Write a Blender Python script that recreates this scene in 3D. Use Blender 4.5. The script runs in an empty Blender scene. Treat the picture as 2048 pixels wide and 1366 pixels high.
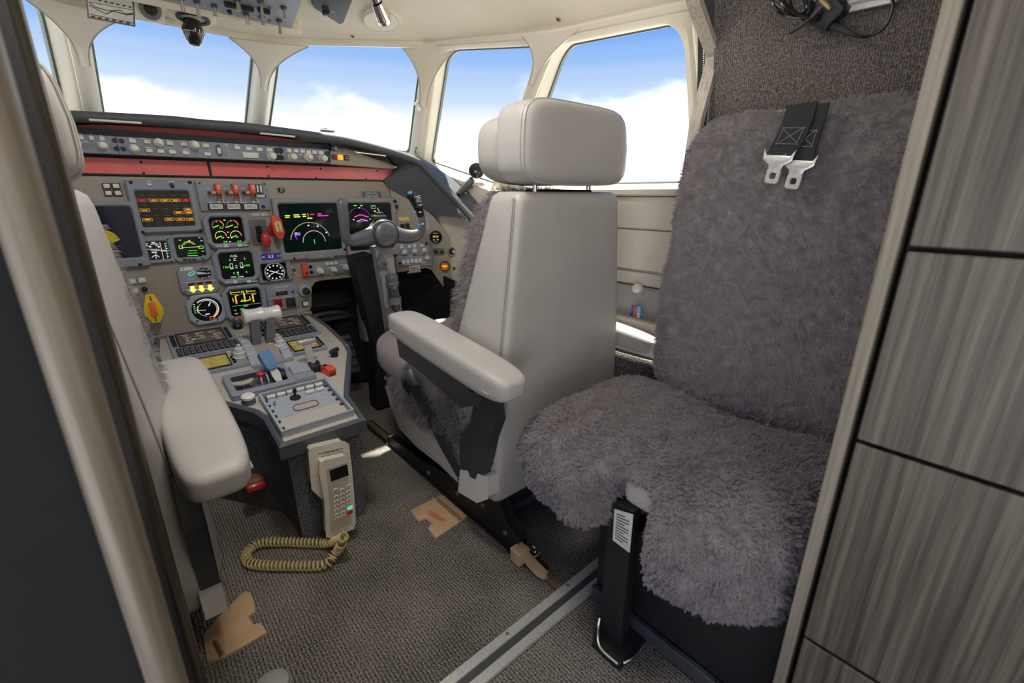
import bpy, bmesh, math, random
import numpy as np
from mathutils import Vector, Matrix, noise
from math import sin, cos, pi, radians, sqrt
random.seed(7)
SC = bpy.context.scene
COL = SC.collection
# ---------------------------------------------------------------- camera
PITCH, YAW, FPX = radians(18.0), radians(41.0), 900.0
CAM = Vector((-.28, 0, .85))
cd = bpy.data.cameras.new('camera'); cam = bpy.data.objects.new('camera', cd); COL.objects.link(cam)
cam.location = CAM; cam.rotation_euler = (pi/2-PITCH, 0, -YAW)
cd.sensor_width = 36; cd.lens = 36*FPX/2048; cd.clip_start = .01; cd.clip_end = 500
cd.dof.use_dof = True; cd.dof.focus_distance = 1.25; cd.dof.aperture_fstop = 5.0
SC.camera = cam
# ---------------------------------------------------------------- colour management
vs = SC.view_settings; vs.view_transform = 'Standard'; vs.look = 'None'; vs.gamma = 1; vs.use_curve_mapping = False
vs.exposure = 1.45
# ---------------------------------------------------------------- sky
w = bpy.data.worlds.new('sky'); SC.world = w; w.use_nodes = True
nt = w.node_tree; nt.nodes.clear()
def N(t, **k):
    n = nt.nodes.new(t)
    for a, b in k.items(): setattr(n, a, b)
    return n
tc = N('ShaderNodeTexCoord'); sep = N('ShaderNodeSeparateXYZ'); nt.links.new(tc.outputs['Generated'], sep.inputs[0])
rp = N('ShaderNodeValToRGB'); rp.color_ramp.interpolation = 'EASE'
for i, (p, c) in enumerate([(0, (4.0, 4.0, 4.0)), (.10, (2.0, 2.02, 2.05)), (.146, (.66, .70, .77)), (.18, (.45, .55, .72)), (.216, (.35, .47, .71)), (.245, (.24, .39, .70)), (.29, (.135, .275, .67)), (1, (.08, .19, .52))]):
    e = rp.color_ramp.elements[i] if i < 2 else rp.color_ramp.elements.new(p)
    e.position = p; e.color = (*c, 1)
nt.links.new(sep.outputs[2], rp.inputs[0])
mp = N('ShaderNodeMapping'); mp.inputs['Scale'].default_value = (3.2, 3.2, 7.5); mp.inputs['Location'].default_value = (.4, 1.3, 0)
nz = N('ShaderNodeTexNoise'); nz.inputs['Scale'].default_value = 1.3; nz.inputs['Detail'].default_value = 7; nz.inputs['Roughness'].default_value = .52
nt.links.new(tc.outputs['Generated'], mp.inputs[0]); nt.links.new(mp.outputs[0], nz.inputs[0])
m1 = N('ShaderNodeMath', operation='MULTIPLY_ADD'); m1.inputs[1].default_value = -1.9; nt.links.new(sep.outputs[2], m1.inputs[0]); nt.links.new(nz.outputs[0], m1.inputs[2])
mr = N('ShaderNodeMapRange'); mr.interpolation_type = 'SMOOTHSTEP'; mr.inputs[1].default_value = .17; mr.inputs[2].default_value = .50
nt.links.new(m1.outputs[0], mr.inputs[0])
mx = N('ShaderNodeMix', data_type='RGBA'); mx.inputs[7].default_value = (2.0, 2.0, 2.0, 1)
nt.links.new(mr.outputs[0], mx.inputs[0]); nt.links.new(rp.outputs[0], mx.inputs[6])
bg = N('ShaderNodeBackground'); bg.inputs[1].default_value = .52; nt.links.new(mx.outputs[2], bg.inputs[0])
wo = N('ShaderNodeOutputWorld'); nt.links.new(bg.outputs[0], wo.inputs[0])
# ---------------------------------------------------------------- sun
sd = bpy.data.lights.new('sun', 'SUN'); so = bpy.data.objects.new('sun', sd); COL.objects.link(so)
sd.energy = 6.0; sd.angle = radians(1.2); sd.color = (1, .93, .82)
SUN_DIR = Vector((.15, .38, 1.2)).normalized()          # towards the sun
so.rotation_euler = SUN_DIR.to_track_quat('Z', 'Y').to_euler(); so.location = (2, 3, 5)

# ---------------------------------------------------------------- helpers
WL = {}                                                 # world location of every object made here
def tag(o, label=None, cat=None, group=None, kind=None):
    for k, v in (('label', label), ('category', cat), ('group', group), ('kind', kind)):
        if v: o[k] = v
    return o
def thing(name, label, cat, loc=(0, 0, 0), group=None):
    o = bpy.data.objects.new(name, None); COL.objects.link(o); o.empty_display_size = .02
    o.location = loc; WL[o] = Vector(loc)
    return tag(o, label, cat, group)
FW = Vector((cos(PITCH)*sin(YAW), cos(PITCH)*cos(YAW), -sin(PITCH))); RT = Vector((cos(YAW), -sin(YAW), 0)); UP = RT.cross(FW)
def ray(x, y): return FW+RT*((x-1024)/FPX)+UP*((683-y)/FPX)
def at(x, y, X=None, Y=None, Z=None):                   # where a sight line of the photograph meets a plane of the place
    d = ray(x, y)
    t = (X-CAM.x)/d.x if X is not None else (Y-CAM.y)/d.y if Y is not None else (Z-CAM.z)/d.z
    return CAM+d*t
class Surf:                                             # a flat panel of the place: local x, y on it, z out of it
    def __init__(s, o, ax, ay):
        ax = Vector(ax).normalized(); ay = Vector(ay).normalized(); n = ax.cross(ay)
        s.M = Matrix((ax, ay, n)).transposed().to_4x4(); s.M.translation = Vector(o); s.o = Vector(o); s.n = n; s.I = s.M.inverted()
    def uv(s, px, py):
        d = ray(px, py); p = CAM+d*((s.o-CAM).dot(s.n)/d.dot(s.n)); q = s.I @ p
        return q.x, q.y
    def rect(s, cx, cy, w, h):
        u, v = s.uv(cx, cy)
        return u, v, abs(s.uv(cx+w/2, cy)[0]-s.uv(cx-w/2, cy)[0]), abs(s.uv(cx, cy-h/2)[1]-s.uv(cx, cy+h/2)[1])
    def T(s, u, v, n=0, rot=0): return s.M @ Matrix.Translation((u, v, n)) @ Matrix.Rotation(rot, 4, 'Z')
    def P(s, u, v, n=0): return s.M @ Vector((u, v, n))
def rr(w, h, r=0, n=3, c=(0, 0)):
    if r <= 0: return [(c[0]+sx*w/2, c[1]+sy*h/2) for sx, sy in ((-1, -1), (1, -1), (1, 1), (-1, 1))]
    out = []
    for k, (sx, sy) in enumerate(((1, -1), (1, 1), (-1, 1), (-1, -1))):
        for i in range(n+1):
            a = -pi/2+k*pi/2+i/n*pi/2
            out.append((c[0]+sx*(w/2-r)+r*cos(a), c[1]+sy*(h/2-r)+r*sin(a)))
    return out
def octo(w, h, k):
    a, b = w/2, h/2
    return [(-a+k, -b), (a-k, -b), (a, -b+k), (a, b-k), (a-k, b), (-a+k, b), (-a, b-k), (-a, -b+k)]
def circ(r, n=24, c=(0, 0), a0=0): return [(c[0]+r*cos(a0+2*pi*i/n), c[1]+r*sin(a0+2*pi*i/n)) for i in range(n)]
def inset(poly, d):
    n = len(poly); out = []
    for i in range(n):
        p0, p1, p2 = Vector(poly[i-1]), Vector(poly[i]), Vector(poly[(i+1) % n])
        e1 = (p1-p0); e2 = (p2-p1)
        if e1.length < 1e-9 or e2.length < 1e-9: out.append(tuple(p1)); continue
        e1.normalize(); e2.normalize()
        n1 = Vector((-e1.y, e1.x)); n2 = Vector((-e2.y, e2.x)); b = n1+n2
        b = b/max(b.dot(b)/2, .25) if b.length > 1e-6 else n1
        out.append((p1.x+b.x*d, p1.y+b.y*d))
    return out
_TX = {}
def textgeo(s):
    if s not in _TX:
        c = bpy.data.curves.new('t', 'FONT'); c.body = s; c.size = 1; c.align_x = 'CENTER'; c.align_y = 'CENTER'; c.resolution_u = 2
        o = bpy.data.objects.new('t', c); m = bpy.data.meshes.new_from_object(o)
        _TX[s] = ([v.co.copy() for v in m.vertices], [tuple(p.vertices) for p in m.polygons])
        bpy.data.objects.remove(o); bpy.data.meshes.remove(m); bpy.data.curves.remove(c)
    return _TX[s]
I4 = Matrix.Identity(4)
class MB:
    def __init__(s, M=None): s.v = []; s.f = []; s.mi = []; s.cur = 0; s.M = M or I4; s.mats = []
    def use(s, m):
        if m not in s.mats: s.mats.append(m)
        s.cur = s.mats.index(m); return s
    def add(s, vs, fs, M=None):
        T = s.M @ M if M is not None else s.M
        k = len(s.v); s.v += [T @ Vector(p) for p in vs]; s.f += [tuple(i+k for i in f) for f in fs]; s.mi += [s.cur]*len(fs)
        return s
    def loft(s, rings, ca=True, cb=True, closed=True, M=None):
        n = len(rings[0]); vs = [p for r in rings for p in r]; fs = []
        for i in range(len(rings)-1):
            for j in range(n if closed else n-1):
                a = i*n+j; b = i*n+(j+1) % n
                fs.append((a, b, b+n, a+n))
        if ca: fs.append(tuple(range(n-1, -1, -1)))
        if cb: fs.append(tuple(range((len(rings)-1)*n, len(rings)*n)))
        return s.add(vs, fs, M)
    def prism(s, poly, z0, z1, M=None, bev=0):
        R = [[(x, y, z0) for x, y in poly]]
        if bev:
            R.append([(x, y, z1-bev) for x, y in poly]); R.append([(x, y, z1-bev*.3) for x, y in inset(poly, bev*.3)]); R.append([(x, y, z1) for x, y in inset(poly, bev)])
        else: R.append([(x, y, z1) for x, y in poly])
        return s.loft(R, M=M)
    def ring(s, outer, inner, z0, z1, M=None, bev=0, zi=None):     # raised frame, outer and inner outline of equal count
        zi = z0 if zi is None else zi
        R = [[(x, y, z0) for x, y in outer], [(x, y, z1-bev) for x, y in outer], [(x, y, z1) for x, y in inset(outer, bev)],
             [(x, y, z1) for x, y in inset(inner, -bev)], [(x, y, z1-bev) for x, y in inner], [(x, y, zi) for x, y in inner]]
        return s.loft(R, False, False, M=M)
    def box(s, c, d, b=0, M=None):
        x, y, z = d[0]/2, d[1]/2, d[2]/2
        T = Matrix.Translation(c) if M is None else M @ Matrix.Translation(c)
        if b <= 0:
            return s.add([(-x, -y, -z), (x, -y, -z), (x, y, -z), (-x, y, -z), (-x, -y, z), (x, -y, z), (x, y, z), (-x, y, z)],
                         [(3, 2, 1, 0), (4, 5, 6, 7), (0, 1, 5, 4), (1, 2, 6, 5), (2, 3, 7, 6), (3, 0, 4, 7)], T)
        p = rr(2*x, 2*y, b, 2); q = inset(p, b*.8)
        return s.loft([[(a, e, -z) for a, e in q], [(a, e, -z+b) for a, e in p], [(a, e, z-b) for a, e in p], [(a, e, z) for a, e in q]], M=T)
    def cyl(s, p0, p1, r0, r1=None, n=14, caps=True):
        r1 = r0 if r1 is None else r1; p0 = Vector(p0); p1 = Vector(p1)
        q = (p1-p0).to_track_quat('Z', 'Y').to_matrix().to_4x4(); L = (p1-p0).length
        return s.loft([[(r0*cos(2*pi*i/n), r0*sin(2*pi*i/n), 0) for i in range(n)], [(r1*cos(2*pi*i/n), r1*sin(2*pi*i/n), L) for i in range(n)]], caps, caps, M=Matrix.Translation(p0) @ q)
    def lathe(s, prof, n=16, M=None):                               # (r, z) pairs along local z
        return s.loft([[(max(r, 1e-5)*cos(2*pi*i/n), max(r, 1e-5)*sin(2*pi*i/n), z) for i in range(n)] for r, z in prof], M=M)
    def tube(s, path, r, n=8, closed=False, flat=1.0, M=None, upv=None):
        P = [Vector(p) for p in path]; m = len(P); R = r if isinstance(r, (list, tuple)) else [r]*m; rings = []
        u = None
        for i in range(m):
            t = (P[(i+1) % m]-P[i-1]) if closed else (P[min(i+1, m-1)]-P[max(i-1, 0)])
            t.normalize()
            if upv is not None: u = Vector(upv)
            elif u is None: u = Vector((0, 0, 1)) if abs(t.z) < .9 else Vector((1, 0, 0))
            u = (u-t*u.dot(t)).normalized(); v = t.cross(u)
            rings.append([P[i]+(u*cos(2*pi*k/n)*flat+v*sin(2*pi*k/n))*R[i] for k in range(n)])
        if closed: rings.append(rings[0])
        return s.loft(rings, not closed, not closed, M=M)
    def strap(s, path, wdir, w, th, M=None):                        # a flat band along a path
        P = [Vector(p) for p in path]; rings = []; wd = Vector(wdir).normalized() if not isinstance(wdir, list) else None
        for i in range(len(P)):
            t = (P[min(i+1, len(P)-1)]-P[max(i-1, 0)]).normalized(); a = wd if wd is not None else Vector(wdir[i]).normalized()
            b = t.cross(a).normalized(); a = b.cross(t); h = (w[i] if isinstance(w, list) else w)/2
            rings.append([P[i]+a*h+b*th/2, P[i]-a*h+b*th/2, P[i]-a*h-b*th/2, P[i]+a*h-b*th/2])
        return s.loft(rings, M=M)
    def soft(s, c, d, n=5, seg=10, fn=None, M=None):                # rounded cushion-like box
        vs = []; ix = {}; fs = []
        def vid(i, j, k):
            if (i, j, k) not in ix:
                p = [2*t/seg-1 for t in (i, j, k)]
                p = [sin(t*pi/2)*.35+t*.65 for t in p]
                q = sum(abs(t)**n for t in p)**(1/n)
                p = [t/q for t in p]
                p = (p[0]*d[0]/2, p[1]*d[1]/2, p[2]*d[2]/2)
                if fn: p = fn(*p)
                ix[i, j, k] = len(vs); vs.append(p)
            return ix[i, j, k]
        for a in range(seg):
            for b in range(seg):
                for q in (0, seg):
                    F = [((a, b, q), (a+1, b, q), (a+1, b+1, q), (a, b+1, q)), ((a, q, b), (a, q, b+1), (a+1, q, b+1), (a+1, q, b)), ((q, a, b), (q, a+1, b), (q, a+1, b+1), (q, a, b+1))]
                    for f in F:
                        g = tuple(vid(*t) for t in f); fs.append(g if q else g[::-1])
        T = Matrix.Translation(c) if M is None else M @ Matrix.Translation(c)
        return s.add(vs, fs, T)
    def text(s, t, x, y, h, M=None, z=0, sx=1):
        v, f = textgeo(t); return s.add([(x+p.x*h*1.35*sx, y+p.y*h*1.35, z) for p in v], f, M)
    def build(s, name, mat=None, parent=None, smooth=35, kind=None, label=None):
        me = bpy.data.meshes.new(name)
        lo = Vector([min(p[i] for p in s.v) for i in range(3)]); hi = Vector([max(p[i] for p in s.v) for i in range(3)]); c = (lo+hi)/2
        if parent is None: c.z = lo.z
        me.from_pydata([p-c for p in s.v], [], s.f)
        if s.mats:
            for m in s.mats: me.materials.append(MAT[m])
            me.polygons.foreach_set('material_index', s.mi)
        else: me.materials.append(MAT[mat])
        if smooth:
            me.polygons.foreach_set('use_smooth', [True]*len(me.polygons)); me.set_sharp_from_angle(angle=radians(smooth))
        me.update()
        o = bpy.data.objects.new(name, me); COL.objects.link(o); WL[o] = c
        if parent is not None: o.parent = parent; o.location = c-WL[parent]
        else: o.location = c
        return tag(o, label, None, None, kind)
def fixn(o):
    bm = bmesh.new(); bm.from_mesh(o.data); bmesh.ops.recalc_face_normals(bm, faces=bm.faces); bm.to_mesh(o.data); bm.free(); return o
def struct(name, mb, mat=None, parent=None, smooth=35):
    o = mb.build(name, mat, parent, smooth)
    if parent is None: o['kind'] = 'structure'
    return o
# ---------------------------------------------------------------- materials
MAT = {}
def mat(name, col, rough=.5, metal=0., var=(40, .08), bump=None, em=0, sheen=0, coat=0, spec=.5, emcol=None):
    m = bpy.data.materials.new(name); m.use_nodes = True; t = m.node_tree; b = t.nodes['Principled BSDF']; L = t.links.new
    b.inputs['Roughness'].default_value = rough; b.inputs['Metallic'].default_value = metal; b.inputs['Specular IOR Level'].default_value = spec
    if sheen: b.inputs['Sheen Weight'].default_value = sheen; b.inputs['Sheen Roughness'].default_value = .5
    if coat: b.inputs['Coat Weight'].default_value = coat; b.inputs['Coat Roughness'].default_value = .1
    tc = t.nodes.new('ShaderNodeTexCoord'); n = t.nodes.new('ShaderNodeTexNoise'); n.inputs['Scale'].default_value = var[0]; n.inputs['Detail'].default_value = 4
    L(tc.outputs['Object'], n.inputs[0])
    r = t.nodes.new('ShaderNodeValToRGB'); a = var[1]
    r.color_ramp.elements[0].color = (*[c*(1-a) for c in col], 1); r.color_ramp.elements[1].color = (*[min(1, c*(1+a)) for c in col], 1)
    r.color_ramp.elements[0].position = .3; r.color_ramp.elements[1].position = .7
    L(n.outputs[0], r.inputs[0]); L(r.outputs[0], b.inputs['Base Color'])
    if em: b.inputs['Emission Color'].default_value = (*(emcol or col), 1); b.inputs['Emission Strength'].default_value = em
    if bump:
        n2 = t.nodes.new('ShaderNodeTexNoise'); n2.inputs['Scale'].default_value = bump[0]; n2.inputs['Detail'].default_value = 3; L(tc.outputs['Object'], n2.inputs[0])
        bp = t.nodes.new('ShaderNodeBump'); bp.inputs['Strength'].default_value = bump[1]; bp.inputs['Distance'].default_value = .002; L(n2.outputs[0], bp.inputs['Height']); L(bp.outputs[0], b.inputs['Normal'])
    MAT[name] = m; return m
mat('ivory', (.80, .73, .60), .6, var=(6, .03), bump=(500, .12))
mat('ivory_shell', (.74, .71, .66), .5, var=(8, .03))
mat('leather', (.50, .475, .445), .42, var=(9, .05), bump=(700, .18))
mat('seat_fabric', (.31, .26, .25), .75, var=(60, .06), bump=(1500, .3), sheen=.2)
mat('stitch', (.42, .40, .37), .7)
mat('pale_stitch', (.80, .78, .75), .7)
mat('fur', (.30, .262, .265), .85, var=(30, .16), sheen=.25)
mat('fur_skin', (.21, .185, .19), .95, var=(45, .25), bump=(160, .8))
mat('hide', (.62, .56, .48), .8, var=(30, .1))
mat('taupe', (.41, .365, .30), .6, var=(300, .07), bump=(900, .15))
mat('taupe_light', (.56, .52, .45), .55, var=(200, .06))
mat('bezel', (.30, .33, .385), .5, var=(120, .05))
mat('bezel_light', (.42, .46, .52), .5, var=(120, .05))
mat('bezel_grey', (.34, .335, .33), .5, var=(120, .05))
mat('hood', (.088, .095, .105), .5, var=(30, .1), bump=(900, .2))
mat('hood_face', (.115, .125, .14), .65, var=(20, .08), bump=(900, .15))
mat('red_film', (.88, .20, .19), .28, var=(14, .05), spec=.4)
mat('black', (.012, .012, .014), .55)
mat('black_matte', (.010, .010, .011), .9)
mat('black_gloss', (.012, .012, .014), .18)
mat('screen', (.004, .006, .008), .12, spec=.5)
mat('screen_green', (.0025, .005, .0045), .12, em=.003, emcol=(.05, .5, .35))
mat('screen_blue', (.004, .005, .011), .12, em=.004, emcol=(.1, .2, .6))
mat('annun_dark', (.032, .027, .022), .35)
mat('lcd_brown', (.16, .105, .105), .3, var=(60, .12))
mat('lcd_olive', (.14, .115, .035), .3, var=(60, .12), em=.12, emcol=(.5, .38, .08))
mat('lcd_violet', (.03, .015, .09), .25, em=.06, emcol=(.2, .1, .6))
mat('white_key', (.82, .80, .74), .45)
mat('cream_knob', (.80, .77, .66), .4)
mat('white_gloss', (.86, .85, .80), .3, coat=.3)
mat('grey_plastic', (.16, .16, .165), .4)
mat('dark_plastic', (.035, .036, .04), .4)
mat('dark_metal', (.075, .08, .09), .45, metal=.3)
mat('gunmetal', (.20, .21, .225), .38, metal=.55)
mat('yoke_grey', (.17, .175, .185), .38, metal=.35, coat=.15)
mat('steel', (.62, .61, .59), .28, metal=1)
mat('chrome', (.75, .74, .73), .12, metal=1)
mat('alu', (.72, .71, .68), .35, metal=.55, var=(200, .12))
mat('brass', (.55, .42, .24), .35, metal=.8)
mat('toggle', (.36, .29, .21), .4, metal=.5)
mat('tan', (.56, .37, .215), .55, var=(25, .06))
mat('brown', (.20, .10, .05), .6)
mat('red', (.62, .03, .03), .3, coat=.3)
mat('red_bright', (.85, .09, .06), .4)
mat('red_dark', (.22, .015, .02), .4)
mat('orange', (.90, .22, .03), .4)
mat('yellow', (.90, .62, .02), .4)
mat('pale_yellow', (.88, .74, .22), .45)
mat('blue', (.075, .21, .43), .35)
mat('phone', (.74, .69, .60), .4)
mat('phone_face', (.52, .46, .38), .45)
mat('cord', (.62, .49, .24), .5)
mat('print_dark', (.03, .03, .03), .7)
mat('print_white', (.85, .85, .83), .6)
mat('placard', (.15, .15, .155), .5)
mat('paper', (.70, .68, .62), .7)
mat('webbing', (.018, .018, .02), .75, bump=(1500, .3))
mat('webbing_grey', (.045, .047, .055), .7, bump=(1500, .3))
mat('pen_blue', (.03, .08, .5), .35); mat('pen_red', (.75, .08, .04), .35); mat('pen_sky', (.1, .45, .8), .35)
mat('glass_frame', (.12, .16, .13), .4)
mat('rubber', (.10, .11, .125), .5, var=(30, .06))
for nm, c, s in [('lit_green', (.10, .9, .05), 1.1), ('lit_lime', (.55, .85, .10), .95), ('lit_yellow', (.95, .85, .15), .9), ('lit_amber', (.95, .42, .02), 1.0), ('lit_red', (.95, .03, .05), .9),
                 ('lit_orange', (.95, .2, .04), .9), ('lit_white', (.8, .8, .78), .75), ('lit_violet', (.38, .12, .9), 1.0), ('lit_magenta', (.85, .05, .55), .9), ('lit_pink', (.8, .5, .75), .8), ('lit_cyan', (.1, .6, .8), .7), ('lit_teal', (.12, .55, .35), .8)]:
    mat(nm, tuple(.15*x for x in c), .5, em=s*.45, emcol=c)
mat('fill_lamp_face', (.9, .88, .82), .5, em=2.2, emcol=(1, .93, .82))  # glowing face of the two added fill lamps
def special():
    # carpet: woven ribs, mottled
    def nodes(name, rough=.95):
        m = bpy.data.materials.new(name); m.use_nodes = True; t = m.node_tree; b = t.nodes['Principled BSDF']; b.inputs['Roughness'].default_value = rough; MAT[name] = m
        b.inputs['Specular IOR Level'].default_value = .2
        return t, b, t.links.new, lambda k: t.nodes.new('ShaderNode'+k)
    def ribbed(name, ca, cb, rib_scale, rot, big=7, rib=.9, spk=300):
        t, b, L, n = nodes(name); tc = n('TexCoord')
        mp = n('Mapping'); mp.inputs['Rotation'].default_value = rot; L(tc.outputs['Object'], mp.inputs[0])
        wv = n('TexWave'); wv.inputs['Scale'].default_value = rib_scale; wv.inputs['Distortion'].default_value = 2.6; wv.inputs['Detail'].default_value = 2; wv.inputs['Detail Scale'].default_value = 3
        L(mp.outputs[0], wv.inputs[0])
        n1 = n('TexNoise'); n1.inputs['Scale'].default_value = spk; n1.inputs['Detail'].default_value = 3; L(tc.outputs['Object'], n1.inputs[0])
        n2 = n('TexNoise'); n2.inputs['Scale'].default_value = big; n2.inputs['Detail'].default_value = 4; L(tc.outputs['Object'], n2.inputs[0])
        a = n('Math'); a.operation = 'MULTIPLY_ADD'; a.inputs[1].default_value = .30; L(wv.outputs['Fac'], a.inputs[0])
        a2 = n('Math'); a2.operation = 'MULTIPLY_ADD'; a2.inputs[1].default_value = 1.7; a2.inputs[2].default_value = -.60; L(n1.outputs[0], a2.inputs[0]); L(a2.outputs[0], a.inputs[2])
        a3 = n('Math'); a3.operation = 'MULTIPLY_ADD'; a3.inputs[1].default_value = .5; L(n2.outputs[0], a3.inputs[0])
        a4 = n('Math'); a4.operation = 'ADD'; a4.inputs[1].default_value = -.25; L(a.outputs[0], a4.inputs[0]); L(a4.outputs[0], a3.inputs[2])
        r = n('ValToRGB'); r.color_ramp.elements[0].color = (*ca, 1); r.color_ramp.elements[1].color = (*cb, 1); r.color_ramp.elements[0].position = .15; r.color_ramp.elements[1].position = .85
        L(a3.outputs[0], r.inputs[0]); L(r.outputs[0], b.inputs['Base Color'])
        bp = n('Bump'); bp.inputs['Strength'].default_value = rib; bp.inputs['Distance'].default_value = .0025; L(a.outputs[0], bp.inputs['Height']); L(bp.outputs[0], b.inputs['Normal'])
    ribbed('carpet', (.045, .040, .037), (.43, .39, .34), 46, (0, 0, 0))
    ribbed('carpet_blue', (.06, .062, .07), (.26, .265, .285), 60, (0, pi/2, 0), spk=300)
    ribbed('carpet_dark', (.018, .017, .018), (.075, .07, .068), 55, (0, 0, 0))
    ribbed('ribcloth', (.075, .062, .056), (.27, .235, .215), 75, (0, 0, pi/2), rib=.7)
    # grey wood veneer with vertical streaks
    def veneer(name, ca, cb, cc):
        t, b, L, n = nodes(name, .42); b.inputs['Specular IOR Level'].default_value = .4; tc = n('TexCoord')
        mp = n('Mapping'); mp.inputs['Scale'].default_value = (130, 130, 2.6); L(tc.outputs['Object'], mp.inputs[0])
        n1 = n('TexNoise'); n1.inputs['Scale'].default_value = 1.3; n1.inputs['Detail'].default_value = 6; n1.inputs['Roughness'].default_value = .62; L(mp.outputs[0], n1.inputs[0])
        r = n('ValToRGB'); e = r.color_ramp.elements; e[0].position = .34; e[0].color = (*ca, 1); e[1].position = .68; e[1].color = (*cc, 1); k = e.new(.5); k.color = (*cb, 1)
        L(n1.outputs[0], r.inputs[0]); L(r.outputs[0], b.inputs['Base Color'])
        bp = n('Bump'); bp.inputs['Strength'].default_value = .15; bp.inputs['Distance'].default_value = .001; L(n1.outputs[0], bp.inputs['Height']); L(bp.outputs[0], b.inputs['Normal'])
    veneer('wood', (.048, .038, .028), (.088, .074, .056), (.150, .130, .102))
    veneer('wood_trim', (.16, .135, .10), (.22, .19, .148), (.29, .255, .205))
    veneer('wood_pale', (.36, .31, .25), (.50, .44, .37), (.60, .55, .47))
    # window glazing: clear, faintly reflective
    m = bpy.data.materials.new('glazing'); m.use_nodes = True; t = m.node_tree; t.nodes.clear(); L = t.links.new
    o = t.nodes.new('ShaderNodeOutputMaterial'); mxs = t.nodes.new('ShaderNodeMixShader'); tr = t.nodes.new('ShaderNodeBsdfTransparent'); gl = t.nodes.new('ShaderNodeBsdfGlossy'); gl.inputs['Roughness'].default_value = .02
    tr.inputs[0].default_value = (.97, .985, .98, 1); fr = t.nodes.new('ShaderNodeFresnel'); fr.inputs[0].default_value = 1.04
    L(fr.outputs[0], mxs.inputs[0]); L(tr.outputs[0], mxs.inputs[1]); L(gl.outputs[0], mxs.inputs[2]); L(mxs.outputs[0], o.inputs[0]); MAT['glazing'] = m
special()
def fur(o, n, L, seed=1, rad=.0007, child=6, clump=.35, rough=.006, brown=.002):
    md = o.modifiers.new('pile', 'PARTICLE_SYSTEM'); p = o.particle_systems[0]; p.seed = seed; s = p.settings
    s.type = 'HAIR'; s.count = n; s.hair_length = L; s.hair_step = 3; s.display_step = 3; s.render_step = 3
    s.emit_from = 'FACE'; s.use_emit_random = True; s.distribution = 'RAND'; s.use_even_distribution = True
    s.child_type = 'INTERPOLATED'; s.child_percent = child; s.rendered_child_count = child
    s.clump_factor = clump; s.clump_shape = -.2; s.roughness_2 = rough; s.roughness_2_size = .4; s.roughness_1 = rough*.6; s.roughness_1_size = .05; s.child_length = 1; s.brownian_factor = brown
    s.normal_factor = L/4; s.tangent_factor = L*.10; s.object_align_factor = (0, 0, 0); s.factor_random = L*.12
    s.root_radius = 1; s.tip_radius = .35; s.radius_scale = rad; s.shape = 0
    s.material = 1 if len(o.data.materials) < 2 else 2
    return o
# ================================================================ SETTING
# floor
mb = MB(); mb.box((0, .55, -.02), (2.0, 3.6, .04)); struct('floor', mb, 'carpet', smooth=0)
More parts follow.
